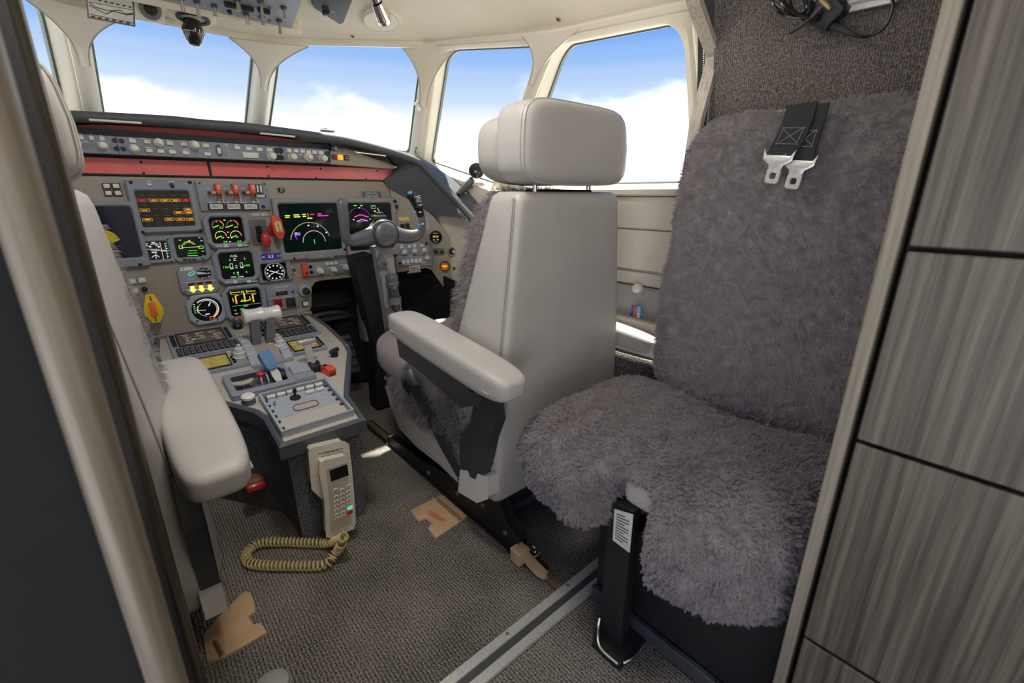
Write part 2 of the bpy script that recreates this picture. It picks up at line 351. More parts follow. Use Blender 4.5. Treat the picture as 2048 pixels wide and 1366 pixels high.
# window band: post feet and heads on the right side, mirrored to the left
PB = [Vector((.247, 2.21, 1.06)), Vector((.753, 1.80, .975)), Vector((.862, 1.41, .862)), Vector((.862, .575, .862))]
PT = [Vector((.235, 1.80, 1.325)), Vector((.690, 1.54, 1.345)), Vector((.762, 1.03, 1.272)), Vector((.768, .615, 1.236))]
mir = lambda p: Vector((-p.x, p.y, p.z))
def pane(idx, B0, B1, T1, T0, marg, rad, depth=.055, label=None):
    """frame of one window between two posts, opening with rounded corners, reveal and glazing"""
    ctr = (B0+B1+T0+T1)/4; W = ((B1-B0).length+(T1-T0).length)/2; H = ((T0-B0).length+(T1-B1).length)/2
    nrm = ((B1-B0).cross(T0-B0)).normalized()
    if nrm.dot(ctr-Vector((0, 1.0, 1.1))) < 0: nrm = -nrm
    def P(u, v): return B0*(1-u)*(1-v)+B1*u*(1-v)+T1*u*v+T0*(1-u)*v
    l, r, b, t = marg; x0, x1, y0, y1 = l, W-r, b, H-t; hole = []; n = 8
    for k, (cx, cy, sx, sy) in enumerate(((x1, y0, 1, -1), (x1, y1, 1, 1), (x0, y1, -1, 1), (x0, y0, -1, -1))):
        R = rad[k]
        for i in range(n+1):
            a = -pi/2+k*pi/2+i/n*pi/2
            hole.append(((cx-sx*R+R*cos(a))/W, (cy-sy*R+R*sin(a))/H))
    out = []; cu, cv = (x0+x1)/2/W, (y0+y1)/2/H
    for (u, v) in hole:
        du, dv = u-cu, v-cv
        k = min([(1-cu)/du if du > 1e-9 else 1e9, -cu/du if du < -1e-9 else 1e9, (1-cv)/dv if dv > 1e-9 else 1e9, -cv/dv if dv < -1e-9 else 1e9])
        out.append([cu+du*k, cv+dv*k])
    for c in ((0, 0), (1, 0), (1, 1), (0, 1)):
        j = min(range(len(out)), key=lambda i: (out[i][0]-c[0])**2+(out[i][1]-c[1])**2); out[j] = list(c)
    f = MB(); Q = [P(u, v) for u, v in hole]
    mid = [P(u, v)-nrm*.006 for u, v in [((a[0]*.35+c[0]*.65), (a[1]*.35+c[1]*.65)) for a, c in zip(hole, out)]]
    rings = [[P(*o) for o in out], mid, [q+nrm*.004 for q in Q], [q+nrm*.012 for q in [P(cu+(u-cu)*.988, cv+(v-cv)*.985) for u, v in hole]], [P(cu+(u-cu)*.97, cv+(v-cv)*.975)+nrm*depth for u, v in hole]]
    f.loft(rings, False, False)
    root = struct('window_%d' % idx, f, 'ivory', smooth=50)
    s = MB(); o2 = [P(cu+(u-cu)*.972, cv+(v-cv)*.977)+nrm*(depth-.004) for u, v in hole]; i2 = [P(cu+(u-cu)*.945, cv+(v-cv)*.955)+nrm*(depth-.004) for u, v in hole]
    s.loft([o2, i2, [p+nrm*.012 for p in i2], [p+nrm*.012 for p in o2]], False, False); s.build('seal', 'glass_frame', root)
    g = MB(); gp = [P(cu+(u-cu)*.965, cv+(v-cv)*.97)+nrm*(depth+.004) for u, v in hole]; g.loft([gp, [p+nrm*.004 for p in gp]]); g.build('glass_pane', 'glazing', root, smooth=0)
    return root
PL = [mir(p) for p in PB]; TL = [mir(p) for p in PT]
W_c = pane(1, PL[0], PB[0], PT[0], TL[0], (.022, .018, .0, .012), (.01, .07, .07, .01))
W_r = pane(2, PB[0], PB[1], PT[1], PT[0], (.020, .028, .0, .014), (.01, .05, .085, .01))
W_s = pane(3, PB[1], PB[2], PT[2], PT[1], (.030, .022, .0, .018), (.02, .055, .06, .02))
W_a = pane(4, PB[2], PB[3], PT[3], PT[2], (.030, .030, .004, .020), (.03, .085, .05, .03))
W_l = pane(5, PL[1], PL[0], TL[0], TL[1], (.028, .030, .0, .014), (.01, .07, .05, .01))
W_m = pane(6, PL[2], PL[1], TL[1], TL[2], (.022, .030, .0, .018), (.02, .06, .055, .02))
W_n = pane(7, PL[3], PL[2], TL[2], TL[3], (.030, .030, .004, .020), (.03, .05, .085, .03))
# flared leather covers where each post meets the ceiling
def post_cover(root, B, T, wdir, w_top, w_neck, h, tuck):
    ax = (B-T).normalized(); wd = Vector(wdir).normalized(); nin = ax.cross(wd).normalized()
    if nin.dot(Vector((0, .9, 1.0))-T) < 0: nin = -nin
    n = 10; Lft = []; Rgt = []
    for i in range(n+1):
        t = i/n; wv = w_neck+(w_top-w_neck)*(1-t)**2.6
        c = T+ax*(h*t-.012)+nin*tuck
        Lft.append(c-wd*wv); Rgt.append(c+wd*wv)
    m = MB(); fr = [(Lft[i], Lft[i]*.5+Rgt[i]*.5+nin*.007, Rgt[i]) for i in range(n+1)]
    m.loft([[a+nin*.004, b+nin*.004, c+nin*.004, c-nin*.004, a-nin*.004] for a, b, c in fr])
    o = fixn(m.build('post_cover', 'ivory', root, smooth=40))
    s = MB(); s.tube([a+nin*.005 for a, b, c in fr], .0011, 5); s.tube([c+nin*.005 for a, b, c in fr], .0011, 5); s.build('stitched_edge', 'stitch', o)
post_cover(W_c, PB[0], PT[0], PT[1]-PT[0]+Vector((.6, 0, 0)), .115, .012, .20, .010)
post_cover(W_l, PL[0], TL[0], Vector((1.2, .25, 0)), .115, .012, .20, .010)
post_cover(W_r, PB[1], PT[1], PT[2]-PT[0], .125, .016, .22, .010)
post_cover(W_s, PB[2], PT[2], PT[3]-PT[1], .105, .012, .15, .010)
# posts: rounded covers running down from the flares
def post(root, B, T, r, side):
    m = MB(); ax = (B-T); nin = (Vector((0, .9, 1.0))-(B+T)/2); nin.z = 0; nin.normalize()
    m.tube([T+ax*t+nin*.0 for t in (.03, .25, .5, .75, 1.0)], [r*1.25, r, r, r, r], 10, flat=.6, upv=nin); m.build('window_post', 'ivory', root)
post(W_c, PB[0], PT[0], .020, 1); post(W_l, PL[0], TL[0], .026, 1); post(W_r, PB[1], PT[1], .022, 1); post(W_s, PB[2], PT[2], .022, 1)
# ceiling shell from the window heads up to the ridge
rim = []
seq = [Vector((.768, .45, 1.232))]+PT[::-1]+TL+[Vector((-.768, .45, 1.232))]
for a, b in zip(seq, seq[1:]):
    for i in range(6): rim.append(a.lerp(b, i/6))
rim.append(seq[-1])
rings = []
for t in [0, .015, .04, .08, .15, .25, .38, .55, .75, 1]:
    row = []
    for p in rim:
        c = Vector((p.x*.12, min(max(p.y*.75, .45), 1.15), 0)); q = p.lerp(c, t); q.z = p.z+(1.455-p.z)*t**.62+(.004 if t == 0 else 0)
        row.append(q)
    rings.append(row)
mb = MB(); mb.loft(rings, False, False, closed=False); mb.add(rings[-1], [tuple(range(len(rings[-1])))]); ceil = struct('ceiling', mb, 'ivory', smooth=60)
m = MB(); m.tube([p+Vector((0, 0, .006)) for p in rim], .012, 8); m.build('head_trim', 'ivory', ceil)
# side walls under the windows
def side_wall(sg, name):
    pts = [(.862, .50), (.862, 1.41), (.815, 1.60), (.753, 1.80), (.50, 2.02), (.247, 2.21), (0, 2.21)]
    zs = [.862, .862, .91, .975, 1.02, 1.06, 1.06]
    m = MB(); m.loft([[(sg*x, y, z+.002) for (x, y), z in zip(pts, zs)], [(sg*x, y, 0) for x, y in pts]], False, False, closed=False)
    return struct(name, m, 'ivory', smooth=20)
wr = side_wall(1, 'wall_right'); wl = side_wall(-1, 'wall_left')
m = MB(); m.box((.842, .99, .859), (.04, .84, .020), .004); m.build('window_sill', 'ivory', wr)
m = MB(); m.box((.852, .99, .700), (.016, .86, .112), .003); m.build('map_pocket_panel', 'ivory', wr)
m = MB(); m.box((.852, .99, .803), (.014, .86, .085), .003); m.build('upper_panel', 'ivory', wr)
m = MB(); m.box((.852, .99, .621), (.016, .86, .038), .003); m.build('lower_panel', 'ivory', wr)
m = MB(); m.tube([(.843, .57, .6425), (.843, 1.41, .6425)], .0022, 6); m.build('piano_hinge', 'steel', wr)
m = MB(); m.box((.840, .99, .542), (.04, .86, .115), .004); m.build('grey_pocket', 'bezel_grey', wr)
m = MB(); m.box((.815, .99, .500), (.05, .86, .035), .004); m.build('pocket_lip', 'taupe', wr)
m = MB(); m.box((.80, .99, .455), (.10, .86, .050), .004); m.build('ledge', 'ivory_shell', wr)
m = MB(); m.box((.79, 1.02, .215), (.14, .92, .43), .01); m.build('side_step', 'carpet', wr)
# dark footwell bulkhead behind the pedals
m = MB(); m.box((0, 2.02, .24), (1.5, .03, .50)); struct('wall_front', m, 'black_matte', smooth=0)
# ---- left entry partition
SH = Matrix(((1, 0, .01, .0170), (0, 1, 0, 0), (0, 0, 1, 0), (0, 0, 0, 1)))      # the partition leans a little with the hull
m = MB(SH); m.box((-.665, .56, .80), (.65, .38, 1.60)); part = struct('wall_left_partition', m, 'carpet_dark', smooth=0)
m = MB(SH); m.box((-.66, .366, .80), (.64, .012, 1.60)); m.build('aft_face', 'black_matte', part, smooth=0)
m = MB(SH); m.prism(rr(.022, .026, .010, 4), 0, 1.6, Matrix.Translation((-.338, .352, 0))); m.build('edge_trim', 'wood_trim', part)
m = MB(SH); m.prism(rr(.022, .040, .005, 2), 0, 1.6, Matrix.Translation((-.340, .770, 0))); m.build('wood_edge', 'wood', part)
# ---- alcove behind the side seat and its framed partition
rings = []
for y in (.0, .27, .53):
    rings.append([(.742+.004*sin(y*9), y, z) if z < 1.0 else (.742-(z-1.0)**2*.55, y, z) for z in (0, .4, .8, 1.0, 1.1, 1.2, 1.35, 1.5, 1.62)])
m = MB(); m.loft(rings, False, False, closed=False); struct('wall_right_alcove', m, 'ribcloth', smooth=60)
edge = [(.70, 0), (.70, .80), (.712, 1.0), (.752, 1.128), (.655, 1.20), (.56, 1.30), (.50, 1.5)]
poly = edge+[(.90, 1.5), (.90, 0)]
YZ = lambda y: Matrix(((1, 0, 0, 0), (0, 0, -1, y), (0, 1, 0, 0), (0, 0, 0, 1)))       # local (x, y) -> X, Z, thickness towards -Y
m = MB(); m.prism(poly, 0, .018, YZ(.55)); pt = struct('trim_1', m, 'hood', smooth=0)
m = MB(); R = []; y = Vector((0, .013, 0)); E = [Vector((x, .54, z)) for x, z in edge[1:]]
for i, A in enumerate(E):
    d = (E[min(i+1, len(E)-1)]-E[max(i-1, 0)]).normalized(); n = Vector((-d.z, 0, d.x))*.007
    R.append([A-y-n, A+y-n, A+y+n, A-y+n])
m.loft(R); fixn(m.build('wood_edge', 'wood_pale', pt, smooth=0))
m = MB(); m.loft([[(.864, .58, .862), (.864, .50, .862)], [PT[3]+Vector((.002, .004, .004)), (.770, .45, 1.236)]], False, False, closed=False); struct('trim_2', m, 'ivory', smooth=0)
m = MB(); m.loft([[(-.864, .58, .862), (-.864, .50, .862)], [mir(PT[3])+Vector((-.002, .004, .004)), (-.770, .45, 1.236)]], False, False, closed=False); struct('trim_3', m, 'ivory', smooth=0)
zp = [at(x, y, Y=.566) for x, y in ((1402, -10), (1403, 60), (1403, 120), (1401, 180), (1397, 245))]; m = MB(); m.tube(zp, .0075, 8); m.build('zip_seal', 'black', pt)
m = MB()
for i in range(60): f = i/60*3.999; p = zp[int(f)].lerp(zp[int(f)+1], f-int(f)); m.box((p.x-.004, p.y-.0075, p.z), (.004, .003, .0018))
m.build('zip_teeth', 'steel', pt, smooth=0, kind='stuff')
# ---- cabinet run on the right with veneered fronts
m = MB(); m.box((.56, -.425, .85), (.50, 1.02, 1.70)); cab = thing('cabinet', 'tall grey wood-veneer cabinet with stacked fronts beside the sheepskin side seat', 'cabinet', (.56, -.42, 0))
m.build('carcass', 'black_matte', cab, smooth=0)
zs = [0, .303, .592, .801, 1.30, 1.70]
for a, b in zip(zs, zs[1:]):
    m = MB(); m.box((.304, -.4165, (a+b)/2), (.020, .996, b-a-.005), .0015); m.build('front_panel', 'wood', cab, smooth=20)
m = MB(); m.box((.306, .0955, .85), (.024, .0140, 1.70), .002); m.build('edge_trim', 'wood_trim', cab, smooth=20)
m = MB(); m.box((.55, .0965, .85), (.46, .014, 1.70)); m.build('end_panel', 'wood_trim', cab, smooth=0)
# ---- vestibule ceiling and header
m = MB(); m.box((0, -.35, 1.72), (1.9, 1.7, .03)); struct('ceiling_vestibule', m, 'ivory', smooth=0)
m = MB(); m.box((0, .47, 1.57), (1.8, .03, .28)); struct('wall_header', m, 'ivory', smooth=0)
m = MB(); m.box((0, -1.2, .86), (1.9, .03, 1.72)); struct('wall_back', m, 'ivory', smooth=0)
def fill_ceiling_lamp(loc, label, r, power, col=(1, .95, .88)):  # lamp added out of view to brighten the interior
    t = thing('fill_ceiling_lamp', label, 'lamp', loc); x, y, z = loc
    m = MB(); m.ring(circ(r, 28, (0, 0)), circ(r*.86, 28), 0, .012, Matrix.Translation(loc) @ Matrix.Rotation(pi, 4, 'X'), .002); m.build('fill_lamp_ring', 'alu', t)
    m = MB(); m.prism(circ(r*.86, 28), 0, .006, Matrix.Translation(loc) @ Matrix.Rotation(pi, 4, 'X')); m.build('fill_diffuser', 'fill_lamp_face', t)
    ld = bpy.data.lights.new('fill_light', 'AREA'); ld.shape = 'DISK'; ld.size = r*1.7; ld.energy = power; ld.color = col; lo = bpy.data.objects.new('fill_light', ld); COL.objects.link(lo)
    lo.parent = t; lo.location = (0, 0, -.016)
fill_ceiling_lamp((-.05, -.25, 1.70), 'added round fill light on the vestibule ceiling behind the cockpit doorway', .16, .9)
fill_ceiling_lamp((0, .80, 1.447), 'added round fill light on the cockpit ceiling between the two seats', .10, 1.5)
# metal threshold track across the floor
tr = thing('threshold_track', 'bright aluminium double floor track across the carpet at the doorway', 'floor track', (.2, .505, 0))
for y in (.484, .520):
    m = MB(); m.box((.02, y, .004), (1.1, .020, .008), .0015); m.build('rail', 'alu', tr, smooth=20)
m = MB(); m.box((.02, .502, .002), (1.1, .018, .004)); m.build('channel', 'dark_metal', tr, smooth=0)
for x in (-.25, -.02, .16, .34):
    m = MB(); m.cyl((x, .520, .008), (x, .520, .0092), .004, n=8); m.build('screw', 'steel', tr)
# ================================================================ INSTRUMENT PANEL
S1 = Surf((0, 1.8, 0), (1, 0, 0), (0, 0, 1))                    # main board
S2 = Surf((.62, 1.8, 0), (.23, -.2, 0), (0, 0, 1))              # outboard wing of the board, turned towards the seat
SM = Surf((0, 1.755, 0), (1, 0, 0), (0, 0, 1))                  # control panels under the glareshield
def btn(par, S, px, py, w, h, m='white_key', n=.006, n0=0, rim=None, name='button', label=None):
    u, v, W, H = S.rect(px, py, w, h); b = MB(S.T(u, v)); b.prism(rr(W, H, min(W, H)*.12, 2), n0, n0+n, bev=min(W, H, n)*.2)
    o = b.build(name, m, par, label=label)
    if rim:
        b = MB(S.T(u, v)); b.ring(rr(W*1.28, H*1.32, .001, 2), rr(W*1.04, H*1.05, .001, 2), n0, n0+n*.8); b.build('surround', rim, o)
    return o
def knob(par, S, px, py, d, m='cream_knob', n=.016, n0=0, tiers=1, name='knob', skirt=True, point=None):
    u, v, W, _ = S.rect(px, py, d, d); r = W/2; prof = []
    if skirt: prof += [(r*1.05, 0), (r*1.05, n*.18)]
    if tiers == 2: prof += [(r*.92, n*.22), (r*.86, n*.5), (r*.62, n*.52), (r*.56, n*.95), (r*.5, n)]
    elif tiers == 3: prof += [(r, n*.12), (r*.95, n*.28), (r*.72, n*.3), (r*.7, n*.62), (r*.5, n*.64), (r*.46, n*.97), (r*.36, n)]
    else: prof += [(r*.88, n*.22), (r*.80, n*.85), (r*.70, n*.97), (r*.55, n)]
    b = MB(S.T(u, v, n0)); b.lathe([(0, 0)]+prof+[(0, n)], 18); o = b.build(name, m, par)
    if point: b = MB(S.T(u, v, n0+n)); b.box((0, r*.3, .0004), (r*.14, r*.6, .0008)); b.build('pointer', point, o)
    return o
def screwhead(par, S, px, py, d, m='black_gloss', n=.003, n0=0):
    u, v, W, _ = S.rect(px, py, d, d); b = MB(S.T(u, v, n0)); b.lathe([(0, 0), (W/2, 0), (W/2, n*.6), (W*.38, n), (W*.36, n*.7), (0, n*.7)], 12); b.box((0, 0, n*.8), (W*.6, W*.1, n*.3)); b.build('fastener', m, par)
def marks(par, S, L, m='print_white', n=.0006, name='legend'):
    b = MB(S.M)
    for px, py, w, h in L:
        u, v, W, H = S.rect(px, py, w, h); b.box((u, v, n), (W, H, .0004))
    b.build(name, m, par, smooth=0)
def toggle(par, S, px, py, L=.02, m='toggle', n0=0, tilt=(0, -.5), r=.0035, name='toggle_switch'):
    u, v = S.uv(px, py); b = MB(S.T(u, v, n0)); b.lathe([(0, 0), (r*1.7, 0), (r*1.7, .003), (r*1.2, .005), (0, .005)], 10); o = b.build(name, 'dark_metal', par)
    b = MB(S.T(u, v, n0)); d = Vector((tilt[0], tilt[1], 1)).normalized(); b.cyl(d*.003, d*L, r*.6, r, 10); b.build('bat_handle', m, o); return o
class Disp:
    """one instrument in the board: bezel, glass and the lit drawing on it"""
    def __init__(s, S, name, label, cat, cx, cy, w, h, shape='rect', bez='bezel', scr='screen', fr=(.1, .1, .1, .1), n=.014, k=.18, sr=.04, dip=.006):
        s.S = S; s.u, s.v, s.W, s.H = S.rect(cx, cy, w, h); s.sx = s.W/w; s.sy = s.H/h
        s.t = thing(name, label, cat, S.P(s.u, s.v)); W, H = s.W, s.H; T = S.T(s.u, s.v)
        l, r, b_, t_ = fr; iw, ih = W*(1-l-r), H*(1-b_-t_); c = (W*(l-r)/2, H*(b_-t_)/2)
        if shape == 'oct': o = octo(W, H, min(W, H)*k); i = [(x+c[0], y+c[1]) for x, y in octo(iw, ih, min(iw, ih)*k*.45)]
        elif shape == 'round': o = octo(W, H, min(W, H)*.2); o = [p for a, b in zip(o, o[1:]+o[:1]) for p in (a, ((a[0]*2+b[0])/3, (a[1]*2+b[1])/3), ((a[0]+2*b[0])/3, (a[1]+2*b[1])/3))]; i = [(iw/2*cos(math.atan2(y, x)), ih/2*sin(math.atan2(y, x))) for x, y in o]
        else: o = rr(W, H, min(W, H)*sr, 3); i = rr(iw, ih, min(iw, ih)*sr*1.6, 3, c)
        s.n = n; b = MB(T); b.ring(o, i, 0, n, bev=n*.22, zi=n-dip); s.bez = b.build('bezel', bez, s.t)
        b = MB(T); b.prism(inset(i, -.0005), 0, n-dip); s.scr = b.build('screen', scr, s.t, smooth=20)
        s.z = n-dip+.0006; s.m = MB(S.M)
    def q(s, px, py): return s.S.uv(px, py)
    def line(s, c, a, b, w=1.0):
        s.m.use(c); p = Vector(s.q(*a)); q = Vector(s.q(*b)); d = (q-p); n = Vector((-d.y, d.x)).normalized()*w*s.sx/2
        s.m.add([(*(p+n), s.z), (*(p-n), s.z), (*(q-n), s.z), (*(q+n), s.z)], [(0, 1, 2, 3)])
    def arc(s, c, ctr, r, a0, a1, w=1.0, n=20, dots=0):
        s.m.use(c); u, v = s.q(*ctr); r *= s.sx; w *= s.sx
        if dots:
            for i in range(dots):
                a = radians(a0+(a1-a0)*i/(dots-1)); s.m.add([(u+r*cos(a)+x*w, v+r*sin(a)+y*w, s.z) for x, y in ((-.5, -.5), (.5, -.5), (.5, .5), (-.5, .5))], [(0, 1, 2, 3)])
            return
        pts = []
        for i in range(n+1):
            a = radians(a0+(a1-a0)*i/n); pts += [(u+(r-w/2)*cos(a), v+(r-w/2)*sin(a), s.z), (u+(r+w/2)*cos(a), v+(r+w/2)*sin(a), s.z)]
        s.m.add(pts, [(2*i, 2*i+1, 2*i+3, 2*i+2) for i in range(n)])
    def text(s, c, t, px, py, h, sx=1): s.m.use(c); u, v = s.q(px, py); s.m.text(t, u, v, h*s.sy, z=s.z, sx=sx)
    def rect(s, c, px, py, w, h, fill=True, lw=.8):
        s.m.use(c); u, v = s.q(px, py); a, b = w*s.sx/2, h*s.sy/2
        if fill: s.m.add([(u-a, v-b, s.z), (u+a, v-b, s.z), (u+a, v+b, s.z), (u-a, v+b, s.z)], [(0, 1, 2, 3)])
        else:
            k = lw*s.sx; o = [(u-a, v-b), (u+a, v-b), (u+a, v+b), (u-a, v+b)]; i = [(u-a+k, v-b+k), (u+a-k, v-b+k), (u+a-k, v+b-k), (u-a+k, v+b-k)]
            s.m.add([(*p, s.z) for p in o+i], [(j, (j+1) % 4, 4+(j+1) % 4, 4+j) for j in range(4)])
    def poly(s, c, pts): s.m.use(c); s.m.add([(*s.q(*p), s.z) for p in pts], [tuple(range(len(pts)))])
    def done(s, name='symbology'):
        if s.m.v: s.m.build(name, None, s.scr, smooth=0)
        return s.t
# ---- board
ip = thing('instrument_panel', 'taupe main instrument board behind the displays, with small lit push buttons', 'instrument panel', (0, 1.8, .42))
poly = [(-.225, .419), (.225, .419), (.243, .424), (.252, .440), (.262, .510), (.275, .528), (.295, .534), (.62, .530), (.62, .88), (.592, .903), (-.592, .903), (-.62, .88), (-.62, .530), (-.295, .534), (-.275, .528), (-.262, .510), (-.252, .440), (-.243, .424)]
m = MB(S1.M); m.prism(poly, -.03, 0, bev=.003); m.build('board', 'taupe', ip)
q2 = [S2.uv(*p) for p in ((859, 425), (866, 432), (936, 519), (935, 543), (900, 583), (893, 583), (869, 550), (862, 540), (852, 536))]
m = MB(S2.M); m.prism([(0, .53), *q2[::-1], (0, .88)], -.03, 0, bev=.003); m.build('side_board', 'taupe', ip)
m = MB(S1.M); m.box((0, .405, -.06), (.50, .03, .12)); m.build('lower_lip', 'taupe', ip, smooth=0)
for px, py in ((213, 372), (232, 372), (217, 386), (236, 386)): btn(ip, S1, px, py, 13, 9, 'white_key', .008, rim='black')
for px, py in ((264, 562), (284, 560), (269, 581)): btn(ip, S1, px, py, 14, 9, 'white_key', .008, rim='bezel_light')
knob(ip, S1, 289, 578, 12, 'black', .02)
b = btn(ip, S1, 562, 380, 12, 9, 'black', .008); marks(b, S1, [(562, 378, 6, 1.6), (562, 382, 6, 1.6)], n=.0085)
b = btn(ip, S1, 611, 607, 11, 9, 'white_key', .006, rim='black')
b = btn(ip, S1, 242, 568, 11, 40, 'bezel', .006, name='radio_panel_edge')
for y in (569, 584): screwhead(b, S1, 243, y, 9, n0=.006)
toggle(ip, S1, 588, 540, .018, 'steel', tilt=(-.5, -.2), r=.003)
marks(ip, S1, [(588, 546, 8, 1.5), (597, 551, 8, 1.5), (583, 534, 8, 1.5), (285, 588, 8, 1.5), (291, 591, 6, 1.5)])
# placards
pc = thing('radio_call_placard', 'engraved grey RADIO CALL N671HS placard above the yoke', 'placard', S1.P(*S1.uv(742, 390)))
u, v, W, H = S1.rect(742, 390, 41, 14); m = MB(S1.T(u, v)); m.prism(rr(W, H, .002, 2), 0, .003, bev=.0008); m.build('plate', 'placard', pc)
m = MB(S1.T(u, v, .0034)); m.text('RADIO CALL', .002, H*.26, H*.24); m.text('N671HS', .002, -H*.2, H*.42, sx=1.05); m.box((-W*.485, 0, 0), (W*.02, H*.9, .0004)); m.build('lettering', 'print_white', pc, smooth=0)
pc = thing('lever_placard', 'narrow grey engraved placard above the landing gear lever', 'placard', S1.P(*S1.uv(519, 429)))
u, v, W, H = S1.rect(519, 429, 49, 9); m = MB(S1.T(u, v)); m.prism(rr(W, H, .001, 2), 0, .003); m.build('plate', 'bezel_grey', pc)
m = MB(S1.T(u, v, .0034))
for i, k in enumerate((.5, .5, .35, .6, .5, .0, .5, .6, .35, .5)):
    if k: m.box((-W*.28+i*W*.062, 0, 0), (W*.036, H*k, .0003))
m.build('lettering', 'print_white', pc, smooth=0)
# ---- master caution board with amber and red captions
D = Disp(S1, 'annunciator_panel', 'grey warning board with rows of amber and red lit captions', 'warning panel', 330, 413, 133, 104, bez='bezel', scr='annun_dark', fr=(.10, .10, .11, .20), n=.018, sr=.03)
for c, x, y in [('lit_red', 284, 400), ('lit_amber', 307, 400), ('lit_amber', 329, 400.3), ('lit_amber', 350, 400.3), ('lit_red', 370.5, 400), ('lit_amber', 289, 420), ('lit_amber', 356, 425), ('lit_amber', 375.5, 418.5), ('lit_amber', 377.5, 425), ('lit_amber', 294.5, 439), ('lit_amber', 338, 438), ('lit_amber', 359.5, 438), ('lit_amber', 380.5, 438)]:
    D.rect(c, x, y, 19, 5.2, False, .6); D.rect(c, x, y, 10, 1.5)
    if c == 'lit_amber': D.rect('annun_dark', x+3, y-1.2, 3, 1.2)
for r_ in range(11):
    for k in range(5):
        x0, y0 = 283+k*21+r_*1.55, 391+r_*6.6
        if (r_*7+k*3) % 11 not in (2, 5): D.rect('grey_plastic', x0, y0, 11, .9)
D.done('captions')
for x, y in ((261, 365), (378, 365), (285, 464), (400, 461)): screwhead(D.t, S1, x, y, 8, 'black', n0=.018)
b = btn(D.t, S1, 298, 369.5, 8, 4.5, 'white_key', .004, n0=.018); toggle(D.t, S1, 342, 370, .02, 'black', n0=.018, tilt=(0, -.4)); marks(D.t, S1, [(297, 362.5, 9, 1.4), (341, 363, 13, 1.4), (344, 377.5, 7, 1.4)], n=.0186)
# ---- fire panel
t = thing('fire_panel', 'grey fire handle panel with three red guarded switches reading FIRE 1, FIRE APU, FIRE 2', 'fire panel', S1.P(*S1.uv(469, 392)))
u, v, W, H = S1.rect(469, 392, 141, 58); m = MB(S1.T(u, v)); m.prism(rr(W, H, .004, 2), 0, .010, bev=.0015); m.build('faceplate', 'bezel', t)
for k, (x, tx) in enumerate(((432.5, 'FIRE 1'), (467, 'FIRE APU'), (501, 'FIRE 2'))):
    lx = x+1.5
    b = btn(t, S1, x-1, 413, 26, 10, 'white_key', .004, n0=.010, rim='black', name='caption_lamp'); m = MB(S1.T(*S1.uv(x-1, 413), .0146)); m.text(tx, 0, 0, .0075 if k != 1 else .0066); m.build('lettering', 'print_dark', b, smooth=0)
    u, v, W, H = S1.rect(lx, 384, 13, 31); g = MB(S1.T(u, v)); g.ring(rr(W*1.2, H, .002, 2), rr(W*.98, H*.94, .001, 2), .010, .016); g.build('guard_frame', 'brass', t)
    o = btn(t, S1, lx-.5, 378, 12, 21, 'red_bright', .018, n0=.010, name='guarded_switch')
    marks(o, S1, [(lx-.5, 371, 7, 1.4), (lx, 374, 7, 1.4), (lx+.5, 377, 5, 1.4)], n=.0284); btn(o, S1, lx+.5, 382.5, 4.5, 4.5, 'orange', .002, n0=.028, name='lamp')
    btn(t, S1, lx+2.5, 396.5, 12, 5, 'brown', .006, n0=.010, name='guard_hinge')
    o = knob(t, S1, x-15.5, 385.5, 8, 'red_dark', .022, n0=.010, name='squib_switch', skirt=False); m = MB(S1.T(*S1.uv(x-15.5, 385.5), .02)); m.cyl((0, 0, 0), (.014, .001, .010), .0025, .0035, 8); m.build('lever', 'white_key', o)
    btn(t, S1, x-14, 396, 3, 2.5, 'red_bright', .002, n0=.010, name='lamp'); btn(t, S1, lx+3, 404, 3.6, 4, 'white_key', .002, n0=.010, name='lamp')
    marks(t, S1, [(x-16, 376.5, 9, 1.1), (x-13, 405.5, 9, 1.3), (x+9, 393, .8, 0.1)], n=.0106)
    m = MB(S1.M); p = S1.uv(x+5.5, 366); q = S1.uv(x+17, 419); m.strap([(*p, .0104), (*q, .0104)], (1, .1, 0), .0016, .0008); m.build('divider_line', 'print_white', t, smooth=0)
b = btn(t, S1, 516, 378, 15, 18, 'black', .006, n0=.010, name='indicator'); btn(b, S1, 513, 378, 4, 14, 'white_key', .002, n0=.016, name='bar'); btn(b, S1, 519.5, 378, 4, 14, 'white_key', .002, n0=.016, name='bar')
b = btn(t, S1, 520.5, 392.5, 16, 4, 'white_key', .004, n0=.010, rim='black', name='indicator'); knob(t, S1, 525, 413, 6, 'black', .014, n0=.010)
for x, y in ((398, 366), (527, 368)): screwhead(t, S1, x, y, 4, n0=.010)
# ---- left multifunction display with the yellow radar return
D = Disp(S1, 'radar_display', 'large dark display with a yellow weather radar fan, partly behind the near seat', 'display screen', 225, 470, 128, 135, bez='bezel', scr='screen_blue', fr=(.09, .10, .15, .08), n=.02, sr=.05)
fan = [(242, 484)]; b = []
fan = [(240, 478.5), (228, 466), (214, 460), (202, 459.5), (197, 470), (199, 484), (210, 488.5), (224, 486.5)]
D.poly('yellow', fan); random.seed(3)
for i in range(90):
    a, b = random.random(), random.random(); x = 200+a*34; y = 461+a*9+b*(24-a*11); D.rect('screen_blue', x, y, .9, .7)
D.z += .0003; D.done('radar_return')
screwhead(D.t, S1, 279.5, 528, 8, n0=.02); btn(D.t, S1, 235, 541, 17, 9, 'bezel_light', .006, n0=.018, name='brightness_tab')
